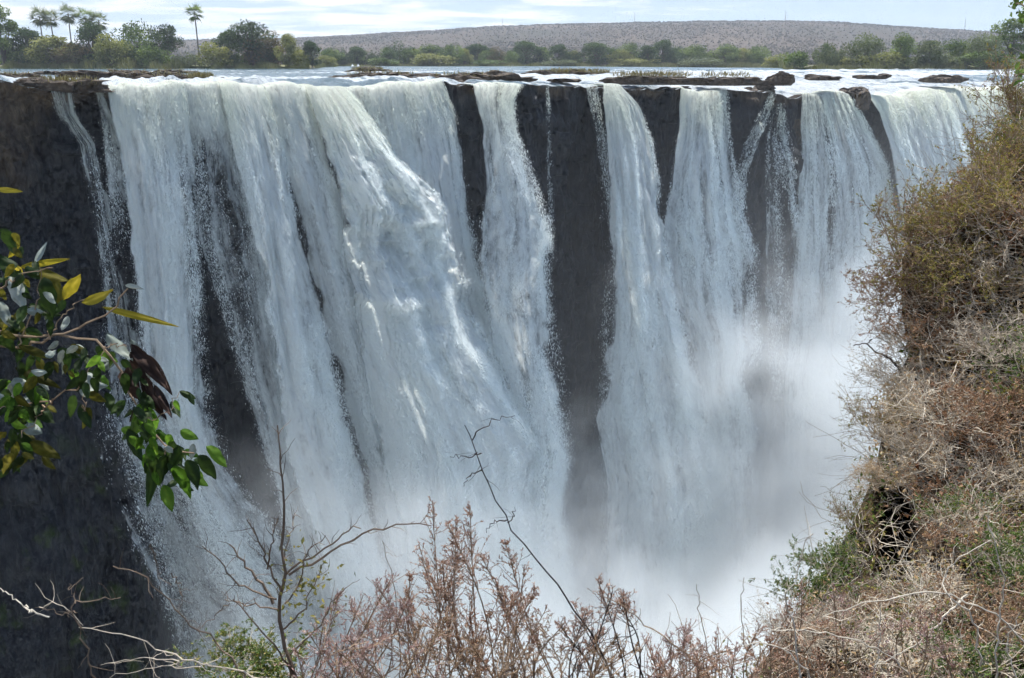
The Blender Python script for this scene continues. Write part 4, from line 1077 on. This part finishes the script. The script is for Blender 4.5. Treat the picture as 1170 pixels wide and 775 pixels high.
M_SEED = {
 'rust': mat_leaf('rusty_seed', [(0, (.12, .055, .035)), (.38, (.29, .15, .09)), (.58, (.42, .255, .175)), (.8, (.54, .40, .31)), (1, (.66, .56, .48))], .35),
 'pink': mat_leaf('pinkish_seed', [(0, (.16, .08, .065)), (.4, (.34, .20, .165)), (.7, (.50, .36, .32)), (1, (.66, .56, .52))], .4),
 'tan': mat_leaf('tan_seed', [(0, (.12, .07, .035)), (.45, (.28, .18, .10)), (.7, (.42, .30, .20)), (1, (.56, .46, .36))], .35),
}
# ---- shrubs with reddish seed heads along the bottom
def seed_shrub(tips, roots, D, kind, label, seed, twig='brown', hl=.30, dens=1.0, bare=3, name='seed_head_shrub'):
    rr = np.random.default_rng(seed); root = empty(name, at(roots[0], 815, D)); inv = np.array(root.location)
    tips = list(tips) + [(x + rr.uniform(-30, 30), y + rr.uniform(12, 80)) for x, y in tips for _ in range(int(rr.random() < .55))]
    b = MB(); s = MB()
    for i, (tx, ty) in enumerate(tips):
        D1 = D + rr.uniform(-.35, .35)
        bx = roots[0] + (tx - roots[0]) * .3 + rr.uniform(-75, 75)
        a = at(bx, 815, D1); e = at(tx, ty, D1 + rr.uniform(-.15, .15)); L = np.linalg.norm(e - a)
        mid = (a + e) / 2 + rr.normal(size=3) * .09 * L + np.array([0, 0, .05 * L])
        P = smooth_line([a, mid, e], 12); b.tubes((P - inv)[None], np.linspace(.0055, .0022, 12)[None], 4, col=rr.random(1))
        hh = min(hl * rr.uniform(.8, 1.3), L * .8); lo = 1 - hh / L
        nb = int(rr.uniform(12, 24) * dens * hh / .3)
        A, dd = along(rr, np.repeat(P[None], nb, 0), lo, 1.0)
        tpos = np.linalg.norm(A - e, axis=1) / hh
        dd = dd / np.linalg.norm(dd, axis=1, keepdims=True) * .9 + rr.normal(size=A.shape) * .6 + [0, 0, .25]
        SB = bent(rr, A, dd, (.03 + .17 * tpos) * rr.uniform(.6, 1.3, nb), 4, .22)
        b.tubes(SB - inv, np.linspace(.0018, .0010, 4)[None] * np.ones((nb, 1)), 3, col=rr.random(nb))
        ns = 13
        q = np.repeat(SB, ns, 0); A2, d2 = along(rr, q, .1, 1.0)
        d2 = d2 / (np.linalg.norm(d2, axis=1, keepdims=True) + 1e-9) + rr.normal(size=A2.shape) * .55
        ls = rr.uniform(.011, .024, len(A2))
        s.leaves(A2 - inv, d2, rr.normal(size=A2.shape), ls, ls * .30, .25, col=np.clip(.5 + rr.normal(size=len(A2)) * .26, 0, 1))
        for j in range(bare):
            A3, d3 = along(rr, P[None], .15, .8); d3 = d3 / np.linalg.norm(d3) + rr.normal(size=(1, 3)) * .5
            S3 = bent(rr, A3, d3, np.array([rr.uniform(.1, .3)]), 5, .2); b.tubes(S3 - inv, np.linspace(.0025, .0012, 5)[None], 3, col=rr.random(1))
    b.build('stems', M_TWIG[twig], root); s.build('seed_heads', M_SEED[kind], root)
    tag(root, label, 'shrub', 'seed-head shrubs along the bottom edge')
seed_shrub([(494, 572), (537, 580), (512, 600), (478, 622), (505, 640), (528, 625), (468, 655), (490, 668)], (500,), 4.6, 'rust', 'tallest rusty seed-head shrub, under the tip of the long curved twig', 1, hl=.42, dens=1.5)
seed_shrub([(549, 634), (577, 620), (600, 645), (565, 660), (590, 680), (612, 672), (540, 672), (625, 694), (560, 700)], (575,), 4.4, 'rust', 'rusty seed-head shrub crossed by the long diagonal twig', 2, hl=.36, dens=1.3)
seed_shrub([(388, 676), (400, 690), (415, 680), (430, 668), (450, 655), (440, 700), (465, 690), (420, 715), (372, 700)], (420,), 4.3, 'pink', 'pinkish seed-head shrub beside the bare sapling', 3, hl=.28, dens=1.2)
seed_shrub([(655, 690), (683, 663), (700, 676), (670, 700), (706, 690), (640, 715), (690, 720)], (670,), 4.2, 'rust', 'dark rusty seed-head shrub at the foot of the long diagonal twig', 4, hl=.26, dens=1.2, twig='dark')
seed_shrub([(738, 730), (752, 745), (778, 712), (788, 714), (800, 735), (820, 724), (770, 750), (840, 740)], (785,), 4.4, 'pink', 'mauve seed-head shrub low in front of the bright mist', 5, hl=.26, dens=1.1)
seed_shrub([(916, 668), (905, 690), (870, 712), (880, 730), (945, 712), (925, 700), (850, 735), (895, 740)], (890,), 4.9, 'rust', 'reddish seed-head shrub at the foot of the green slope bushes', 6, hl=.30, dens=1.1)
seed_shrub([(952, 672), (965, 690), (980, 712), (1000, 730), (1015, 715)], (985,), 5.0, 'pink', 'pale pink flowering stalks among the lower slope shrubs', 7, hl=.18, dens=1.2)
seed_shrub([(1044, 692), (1030, 712), (1060, 720), (1075, 705), (1090, 735), (1010, 745)], (1050,), 4.6, 'pink', 'mauve seed heads in the middle of the pale bottom brush', 8, hl=.22, dens=1.0)
seed_shrub([(455, 730), (480, 715), (510, 705), (530, 725), (495, 740), (550, 735), (575, 730), (600, 735)], (520,), 3.9, 'tan', 'tan seed-head shrub filling the bottom middle of the photo', 9, hl=.34, dens=1.2)

seed_shrub([(350, 720), (375, 735), (395, 728), (420, 740), (445, 728), (470, 742), (500, 732), (340, 745)], (410,), 3.7, 'pink', 'low pinkish seed-head shrub right of the green bush, along the bottom edge', 10, hl=.3, dens=1.1)
seed_shrub([(590, 715), (620, 722), (645, 712), (670, 735), (705, 728), (725, 742), (610, 745), (690, 750)], (660,), 3.7, 'tan', 'low tan seed heads under the dark rusty shrub by the diagonal twig', 11, hl=.3, dens=1.1)
seed_shrub([(745, 752), (775, 745), (805, 752), (835, 742), (860, 752), (890, 748), (820, 760)], (820,), 3.8, 'rust', 'low rusty seed heads at the bottom edge below the bright mist', 12, hl=.26, dens=1.1)
# ---- bare sapling and dead branches
root = empty('bare_sapling', at(340, 815, 4.2)); I0 = np.array(root.location)
b = MB(); lf = MB()
T = trace(b, [(345, 815), (337, 771), (319, 692), (325, 656), (325, 610), (320, 520), (317, 486)], 4.2, .0135, .0035, 24)
BR = [([(321, 678), (305, 642), (294, 613), (282, 594)], .005), ([(316, 685), (273, 667), (251, 642), (231, 624)], .0045), ([(312, 690), (296, 664), (262, 622)], .007), ([(323, 664), (345, 642), (377, 624), (398, 606), (412, 604)], .005),
      ([(330, 657), (380, 631), (420, 610), (450, 600), (475, 597), (493, 601)], .0055), ([(306, 650), (312, 610), (318, 592)], .004), ([(340, 790), (316, 739), (298, 721), (266, 685)], .005), ([(321, 697), (290, 692), (257, 685)], .004),
      ([(325, 690), (345, 660), (352, 630), (372, 612)], .004), ([(325, 640), (333, 600), (338, 588)], .003), ([(322, 720), (350, 690), (362, 660), (372, 640)], .004), ([(330, 750), (360, 720), (378, 690), (395, 672)], .004)]
for i, (pts, w_) in enumerate(BR):
    P_ = trace(b, pts, 4.2, w_ * 1.3, w_ * .55, 14, dz=random.uniform(-.25, .25), seed=i)
    S_ = twiglets(b, P_, 7, .11, .0024, 300 + i)
twiglets(b, T, 16, .12, .0026, 320)
rr = np.random.default_rng(5); k = 150
c_ = at(rr.normal(352, 22, k), rr.normal(672, 28, k), 4.2 + rr.normal(size=k) * .12)
ls = rr.uniform(.02, .045, k); lf.leaves(c_, rr.normal(size=(k, 3)), rr.normal(size=(k, 3)), ls, ls * .45, .2, col=rr.random(k))
o1 = b.build('branches', M_TWIG['umber'], root); o2 = lf.build('leaves', M_SL['yellow'], root)
for o_ in (o1, o2): o_.data.transform(__import__('mathutils').Matrix.Translation(-Vector(I0)))
tag(root, 'bare grey sapling with one straight leader and few yellow leaves', 'sapling')

def branch_thing(name, lines, D, label, twig, r0=.006, tw=6, tl=.14, cat='branch', seed=0, group=None):
    p_ = at(lines[0][-1][0], lines[0][-1][1], D); root = empty(name, p_); b = MB(); tb = b
    for i, pts in enumerate(lines):
        w_ = r0 * (1 if i == 0 else .6)
        P_ = trace(b, pts, D, w_ * .4, w_, 22 if i == 0 else 12, dz=random.uniform(-.1, .1), seed=seed + i)
        if tw: twiglets(tb, P_, tw if i == 0 else max(2, tw // 2), tl, max(.0012, w_ * .3), seed * 10 + i, lo=0, hi=.8)
    o_ = [b.build('limb', M_TWIG[twig], root)]
    for q in o_: q.data.transform(__import__('mathutils').Matrix.Translation(-Vector(p_)))
    tag(root, label, cat, group)
branch_thing('long_twig', [[(531, 486), (537, 505), (549, 529), (561, 560), (585, 600), (616, 643), (652, 690), (683, 738), (720, 820)], [(588, 475), (569, 478), (553, 486), (540, 503)], [(514, 522), (532, 520), (550, 518)], [(530, 556), (536, 545), (552, 538)], [(556, 607), (566, 596), (580, 594)], [(588, 580), (586, 590), (580, 597)]], 3.9,
             'long dark twig slanting across the white water to a hooked bare tip', 'dark', .0055, 5, .09, 'twig', 1)
branch_thing('arching_twig', [[(690, 682), (712, 694), (734, 714), (760, 730), (800, 765), (840, 815)], [(696, 684), (690, 700), (660, 730), (640, 745)]], 3.7, 'thin dark arching twig right of the long diagonal twig', 'brown', .005, 4, .12, 'twig', 2)
branch_thing('dead_branch', [[(0, 672), (14, 683), (29, 692), (36, 699), (56, 705)], [(-8, 664), (0, 672)]], 3.4, 'short crooked pale stick at the bottom left edge', 'pale', .0042, 0, .1, 'branch', 3)
branch_thing('dead_branch', [[(90, 717), (143, 726), (187, 742), (215, 755), (273, 766), (330, 790)], [(115, 760), (150, 752), (205, 756)], [(125, 775), (170, 765), (230, 762)], [(95, 715), (70, 690), (45, 694)]], 3.7, 'long pale dead branch lying low across the bottom left', 'grey', .0046, 10, .16, 'branch', 4)
branch_thing('dead_branch', [[(129, 647), (154, 653), (187, 678), (215, 710), (248, 735), (275, 770), (300, 815)], [(182, 672), (178, 640), (172, 622)], [(205, 700), (206, 670), (196, 655)], [(225, 720), (250, 700), (262, 690)]], 3.9, 'brown dead branch sloping down from the dark cliff to the sapling', 'umber', .0055, 9, .14, 'branch', 5)
branch_thing('dead_branch', [[(138, 683), (108, 685), (84, 692), (93, 720), (110, 790)], [(79, 667), (86, 690)], [(40, 694), (65, 699), (88, 700)]], 3.6, 'dark forked branch against the black cliff at bottom left', 'umber', .005, 6, .12, 'branch', 6)
PALE = [([(929, 610), (916, 628), (907, 663), (898, 674), (905, 706), (914, 773), (920, 830)], 'pale crooked stem rising at the slope foot before the green bushes'), ([(1129, 589), (1136, 624), (1145, 656), (1143, 706), (1138, 748), (1134, 830)], 'tall straight pale stem near the right edge'),
        ([(1133, 617), (1108, 631), (1079, 660), (1081, 677), (1101, 692), (1120, 760)], 'pale stem bent like a hook left of the tall straight stem'), ([(940, 705), (973, 692), (1016, 685), (1072, 677), (1115, 692), (1158, 720), (1190, 760)], 'long pale stem arching sideways across the lower slope'),
        ([(1000, 760), (1050, 735), (1085, 700), (1105, 680)], 'pale diagonal stem under the arching stem'), ([(880, 720), (930, 722), (985, 735), (1040, 770), (1060, 810)], 'pale low stem crossing the bottom brush'),
        ([(820, 752), (850, 735), (885, 738), (920, 765), (935, 810)], 'thin grey stem looping over the mauve seed heads'), ([(1165, 700), (1150, 740), (1160, 775), (1165, 830)], 'dark-shadowed pale stem in the bottom right corner'), ([(1005, 690), (1006, 720), (998, 775), (996, 820)], 'short upright pale stem below the dark hollow')]
for i, (pts, lab) in enumerate(PALE): branch_thing('dry_twig', [pts[:]], 4.2 + .05 * i, lab, 'pale', .0062, 7, .16, 'twig', 20 + i, 'pale dry stems on the lower slope')
branch_thing('dead_twig', [[(975, 395), (990, 393), (1000, 402), (1014, 408), (1030, 425)], [(990, 393), (996, 388)]], 13.4, 'dark crooked twig poking out of the slope over the falls', 'dark', .02, 3, .2, 'twig', 31)
branch_thing('spiky_twig', [[(990, 455), (1000, 470), (1018, 490)], [(985, 470), (1000, 476)]], 13.0, 'small spiky twig at the slope edge below the crooked twig', 'brown', .014, 4, .25, 'twig', 32)
# fine bare twigs in front of the mist
for i, (pts, lab) in enumerate([([(796, 668), (800, 700), (806, 740), (812, 815)], 'fine bare twig standing in front of the bright mist'), ([(850, 660), (846, 690), (850, 730), (860, 815)], 'second fine bare twig, right of the one before the bright mist'), ([(437, 618), (446, 650), (452, 690), (458, 815)], 'fine forked twig between the sapling and the tallest seed heads'), ([(715, 690), (716, 730), (712, 815)], 'fine twig right of the dark rusty seed heads')]):
    branch_thing('bare_twig', [pts], 4.1, lab, 'brown', .0038, 11, .2, 'twig', 40 + i, 'fine bare twigs along the bottom')

# ---- green bush low at the bottom
o = make_shrub('leafy_shrub', 21, 'grey', 'green', 30, nleaf=9000, lsize=.05, sub=7, second=('yellow', 3500)); d = 9.0
o.location = Vector(at(290, 778, d)); s = 150 / FPX * d / 1.9; o.scale = (s, s, s * .75)
tag(o, 'rounded sunlit green bush below the falls at the bottom left', 'bush')

# ---- leafy branch hanging in at the left
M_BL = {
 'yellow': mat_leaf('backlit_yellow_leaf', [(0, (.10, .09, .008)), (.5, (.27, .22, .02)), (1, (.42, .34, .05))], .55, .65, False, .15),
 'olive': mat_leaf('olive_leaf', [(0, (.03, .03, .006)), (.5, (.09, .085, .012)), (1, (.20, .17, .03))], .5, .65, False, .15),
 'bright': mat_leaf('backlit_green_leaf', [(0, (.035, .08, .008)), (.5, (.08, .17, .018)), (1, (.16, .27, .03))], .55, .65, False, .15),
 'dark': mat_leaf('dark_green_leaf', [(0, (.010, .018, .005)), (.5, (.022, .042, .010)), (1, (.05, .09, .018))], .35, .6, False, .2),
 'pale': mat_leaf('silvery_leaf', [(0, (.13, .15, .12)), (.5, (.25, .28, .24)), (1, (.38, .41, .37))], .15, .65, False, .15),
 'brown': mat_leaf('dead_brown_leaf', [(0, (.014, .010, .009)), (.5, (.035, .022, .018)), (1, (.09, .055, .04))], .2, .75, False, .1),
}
def big_leaf(mb, x0, y0, x1, y1, wpx, D, seed, curl=.16, col=.5, crumple=.28):
    rr = np.random.default_rng(seed); nl, nw = 15, 7
    a = at(x0, y0, D); e = at(x1, y1, D + rr.uniform(-.06, .06)); ax = e - a; L = np.linalg.norm(ax); ax /= L
    vd = at((x0 + x1) / 2, (y0 + y1) / 2, 1) - CAM; vd /= np.linalg.norm(vd)
    sd_ = np.cross(ax, vd); sd_ /= np.linalg.norm(sd_); nn_ = np.cross(sd_, ax)
    tw_ = rr.uniform(-.6, .6); sd2 = sd_ * math.cos(tw_) + nn_ * math.sin(tw_); nn2 = np.cross(sd2, ax)
    W_ = wpx / FPX * D / 2 / max(math.cos(tw_), .6)
    tt = np.linspace(0, 1, nl)[:, None]; q = np.linspace(-1, 1, nw)[None]
    prof = np.sin(np.pi * np.clip(tt, 0, 1) ** .8) ** .8 * (1 - .25 * tt) + .02
    wav = .06 * np.sin(tt * 9 + rr.random() * 6) * np.abs(q)
    V = a + ax * (tt * L)[..., None] + sd2 * (q * prof * W_)[..., None] + nn2 * ((np.abs(q) * .35 * prof * W_) + curl * L * (tt - tt ** 2) * rr.uniform(-1.5, 1.5) + wav * W_)[..., None]
    cr = fbm(tt * 5 + seed, q * 1.6 + 0 * tt, seed=500, octv=3)
    V = V + nn2 * (cr * W_ * crumple)[..., None]
    vein = .22 * (np.abs(q) < .05) - .10 * (np.abs(np.sin((tt * 7 - np.abs(q) * .9) * math.pi)) < .22)
    C_ = np.clip(col + vein + .28 * fbm(tt * 3 + seed, q * 1.5 + 0 * tt, seed=501, octv=4) + .10 * tt, 0, 1)
    mb.add(V.reshape(-1, 3), grid_faces(nl, nw), C_.ravel())
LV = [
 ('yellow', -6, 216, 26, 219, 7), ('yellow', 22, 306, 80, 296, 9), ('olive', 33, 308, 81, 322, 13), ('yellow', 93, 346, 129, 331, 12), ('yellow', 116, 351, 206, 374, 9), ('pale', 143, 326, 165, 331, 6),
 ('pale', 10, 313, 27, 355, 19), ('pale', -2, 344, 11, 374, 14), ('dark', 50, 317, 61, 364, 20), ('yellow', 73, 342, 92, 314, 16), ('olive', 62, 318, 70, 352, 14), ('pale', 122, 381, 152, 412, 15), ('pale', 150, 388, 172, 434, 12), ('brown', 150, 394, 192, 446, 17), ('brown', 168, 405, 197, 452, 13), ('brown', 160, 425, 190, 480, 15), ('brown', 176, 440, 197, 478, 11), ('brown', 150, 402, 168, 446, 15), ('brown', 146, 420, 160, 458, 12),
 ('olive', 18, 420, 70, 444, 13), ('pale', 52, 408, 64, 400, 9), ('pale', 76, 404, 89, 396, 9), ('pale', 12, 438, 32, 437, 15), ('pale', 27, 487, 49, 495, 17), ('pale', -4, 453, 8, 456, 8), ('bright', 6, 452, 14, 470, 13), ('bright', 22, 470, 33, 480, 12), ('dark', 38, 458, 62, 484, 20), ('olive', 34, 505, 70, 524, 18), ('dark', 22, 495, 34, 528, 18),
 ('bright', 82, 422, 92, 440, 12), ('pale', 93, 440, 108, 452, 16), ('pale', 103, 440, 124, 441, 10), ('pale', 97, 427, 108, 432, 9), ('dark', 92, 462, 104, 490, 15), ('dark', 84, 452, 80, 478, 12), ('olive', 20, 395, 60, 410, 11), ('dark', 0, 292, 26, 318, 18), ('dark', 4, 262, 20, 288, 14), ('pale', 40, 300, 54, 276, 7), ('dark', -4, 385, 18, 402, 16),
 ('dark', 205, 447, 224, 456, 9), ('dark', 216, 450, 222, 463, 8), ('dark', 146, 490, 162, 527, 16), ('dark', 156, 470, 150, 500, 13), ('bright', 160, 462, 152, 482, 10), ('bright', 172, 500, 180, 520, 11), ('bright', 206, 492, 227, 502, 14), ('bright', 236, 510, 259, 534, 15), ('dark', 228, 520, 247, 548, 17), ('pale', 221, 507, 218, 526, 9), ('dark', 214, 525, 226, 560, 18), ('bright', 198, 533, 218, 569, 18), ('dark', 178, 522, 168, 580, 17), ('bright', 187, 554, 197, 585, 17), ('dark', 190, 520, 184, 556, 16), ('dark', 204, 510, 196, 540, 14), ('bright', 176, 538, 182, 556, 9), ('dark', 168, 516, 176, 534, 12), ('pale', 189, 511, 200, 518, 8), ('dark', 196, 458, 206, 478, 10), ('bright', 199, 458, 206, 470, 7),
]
root = empty('leafy_branch', at(-30, 390, 3.0)); I0 = Vector(root.location)
tw = MB()
for pts, w_ in [([(-30, 392), (20, 396), (60, 385), (110, 368), (146, 330)], .006), ([(-30, 372), (30, 382), (80, 384), (120, 396), (140, 430), (165, 478), (188, 512), (222, 518)], .006), ([(-30, 470), (20, 466), (60, 456), (95, 436), (120, 400)], .0045), ([(0, 330), (30, 312), (60, 306)], .0035), ([(20, 396), (40, 350), (45, 305)], .003),
               ([(50, 388), (82, 352), (98, 342)], .003), ([(165, 478), (192, 470), (205, 448)], .0025), ([(188, 512), (186, 530), (178, 545)], .0022), ([(60, 456), (40, 480), (25, 500)], .003), ([(120, 396), (145, 395)], .0028), ([(95, 436), (98, 455), (94, 470)], .0022)]:
    trace(tw, pts, 3.0, w_, w_ * .45, 16, seed=int(pts[0][1]))
objs = [tw.build('branch', M_TWIG['brown'], root)]
rr = np.random.default_rng(31)
sets = {k_: MB() for k_ in M_BL}
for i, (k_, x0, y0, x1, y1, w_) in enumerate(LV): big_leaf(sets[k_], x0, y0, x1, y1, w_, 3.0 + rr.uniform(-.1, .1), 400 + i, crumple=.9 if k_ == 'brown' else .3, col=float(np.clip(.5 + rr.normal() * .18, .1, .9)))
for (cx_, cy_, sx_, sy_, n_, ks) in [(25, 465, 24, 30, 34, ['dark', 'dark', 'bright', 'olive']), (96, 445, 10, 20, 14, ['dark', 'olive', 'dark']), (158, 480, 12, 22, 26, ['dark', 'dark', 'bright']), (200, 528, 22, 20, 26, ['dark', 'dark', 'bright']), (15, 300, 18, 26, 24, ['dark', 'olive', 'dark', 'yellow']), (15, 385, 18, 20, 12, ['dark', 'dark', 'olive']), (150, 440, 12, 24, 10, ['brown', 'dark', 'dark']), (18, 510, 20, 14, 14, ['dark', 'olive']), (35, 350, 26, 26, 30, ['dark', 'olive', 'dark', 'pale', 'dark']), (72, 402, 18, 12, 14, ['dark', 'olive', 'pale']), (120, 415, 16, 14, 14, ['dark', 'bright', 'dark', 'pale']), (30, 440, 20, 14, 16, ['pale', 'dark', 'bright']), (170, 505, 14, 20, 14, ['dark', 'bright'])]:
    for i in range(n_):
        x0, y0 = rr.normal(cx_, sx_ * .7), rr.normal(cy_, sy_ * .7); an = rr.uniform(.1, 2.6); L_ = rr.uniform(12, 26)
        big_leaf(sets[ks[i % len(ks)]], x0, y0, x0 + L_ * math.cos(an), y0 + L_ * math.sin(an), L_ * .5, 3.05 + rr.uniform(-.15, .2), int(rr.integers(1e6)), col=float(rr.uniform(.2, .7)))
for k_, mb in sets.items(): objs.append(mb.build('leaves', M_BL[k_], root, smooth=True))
for q in objs: q.data.transform(__import__('mathutils').Matrix.Translation(-I0))
tag(root, 'backlit leafy branch with yellow, green and withered brown leaves hanging in from the left', 'branch')

# ---- leafy sprig poking in at the top right
root = empty('leafy_sprig', at(1190, 40, 7)); I0 = Vector(root.location); tw, lf = MB(), MB(); rr = np.random.default_rng(9)
for pts in [[(1215, 60), (1195, 20), (1172, 8), (1160, 4)], [(1215, 60), (1195, 78), (1175, 84), (1160, 88)], [(1225, 140), (1215, 60), (1210, -20)]]:
    trace(tw, pts, 7, .012, .005, 12)
for (cx_, cy_, n_, s_) in [(1166, 6, 26, 6), (1168, 20, 16, 5), (1166, 84, 26, 5), (1180, 60, 20, 12), (1185, 10, 30, 12)]:
    c_ = at(rr.normal(cx_, s_, n_), rr.normal(cy_, s_ * .8, n_), 7 + rr.normal(size=n_) * .1); ls = rr.uniform(.035, .075, n_)
    lf.leaves(c_, rr.normal(size=(n_, 3)), rr.normal(size=(n_, 3)), ls, ls * .55, .2, col=rr.random(n_))
objs = [tw.build('twig', M_TWIG['brown'], root), lf.build('leaves', M_SL['green'], root)]
for q in objs: q.data.transform(__import__('mathutils').Matrix.Translation(-I0))
tag(root, 'green leafy sprig poking in at the top right corner', 'sprig')
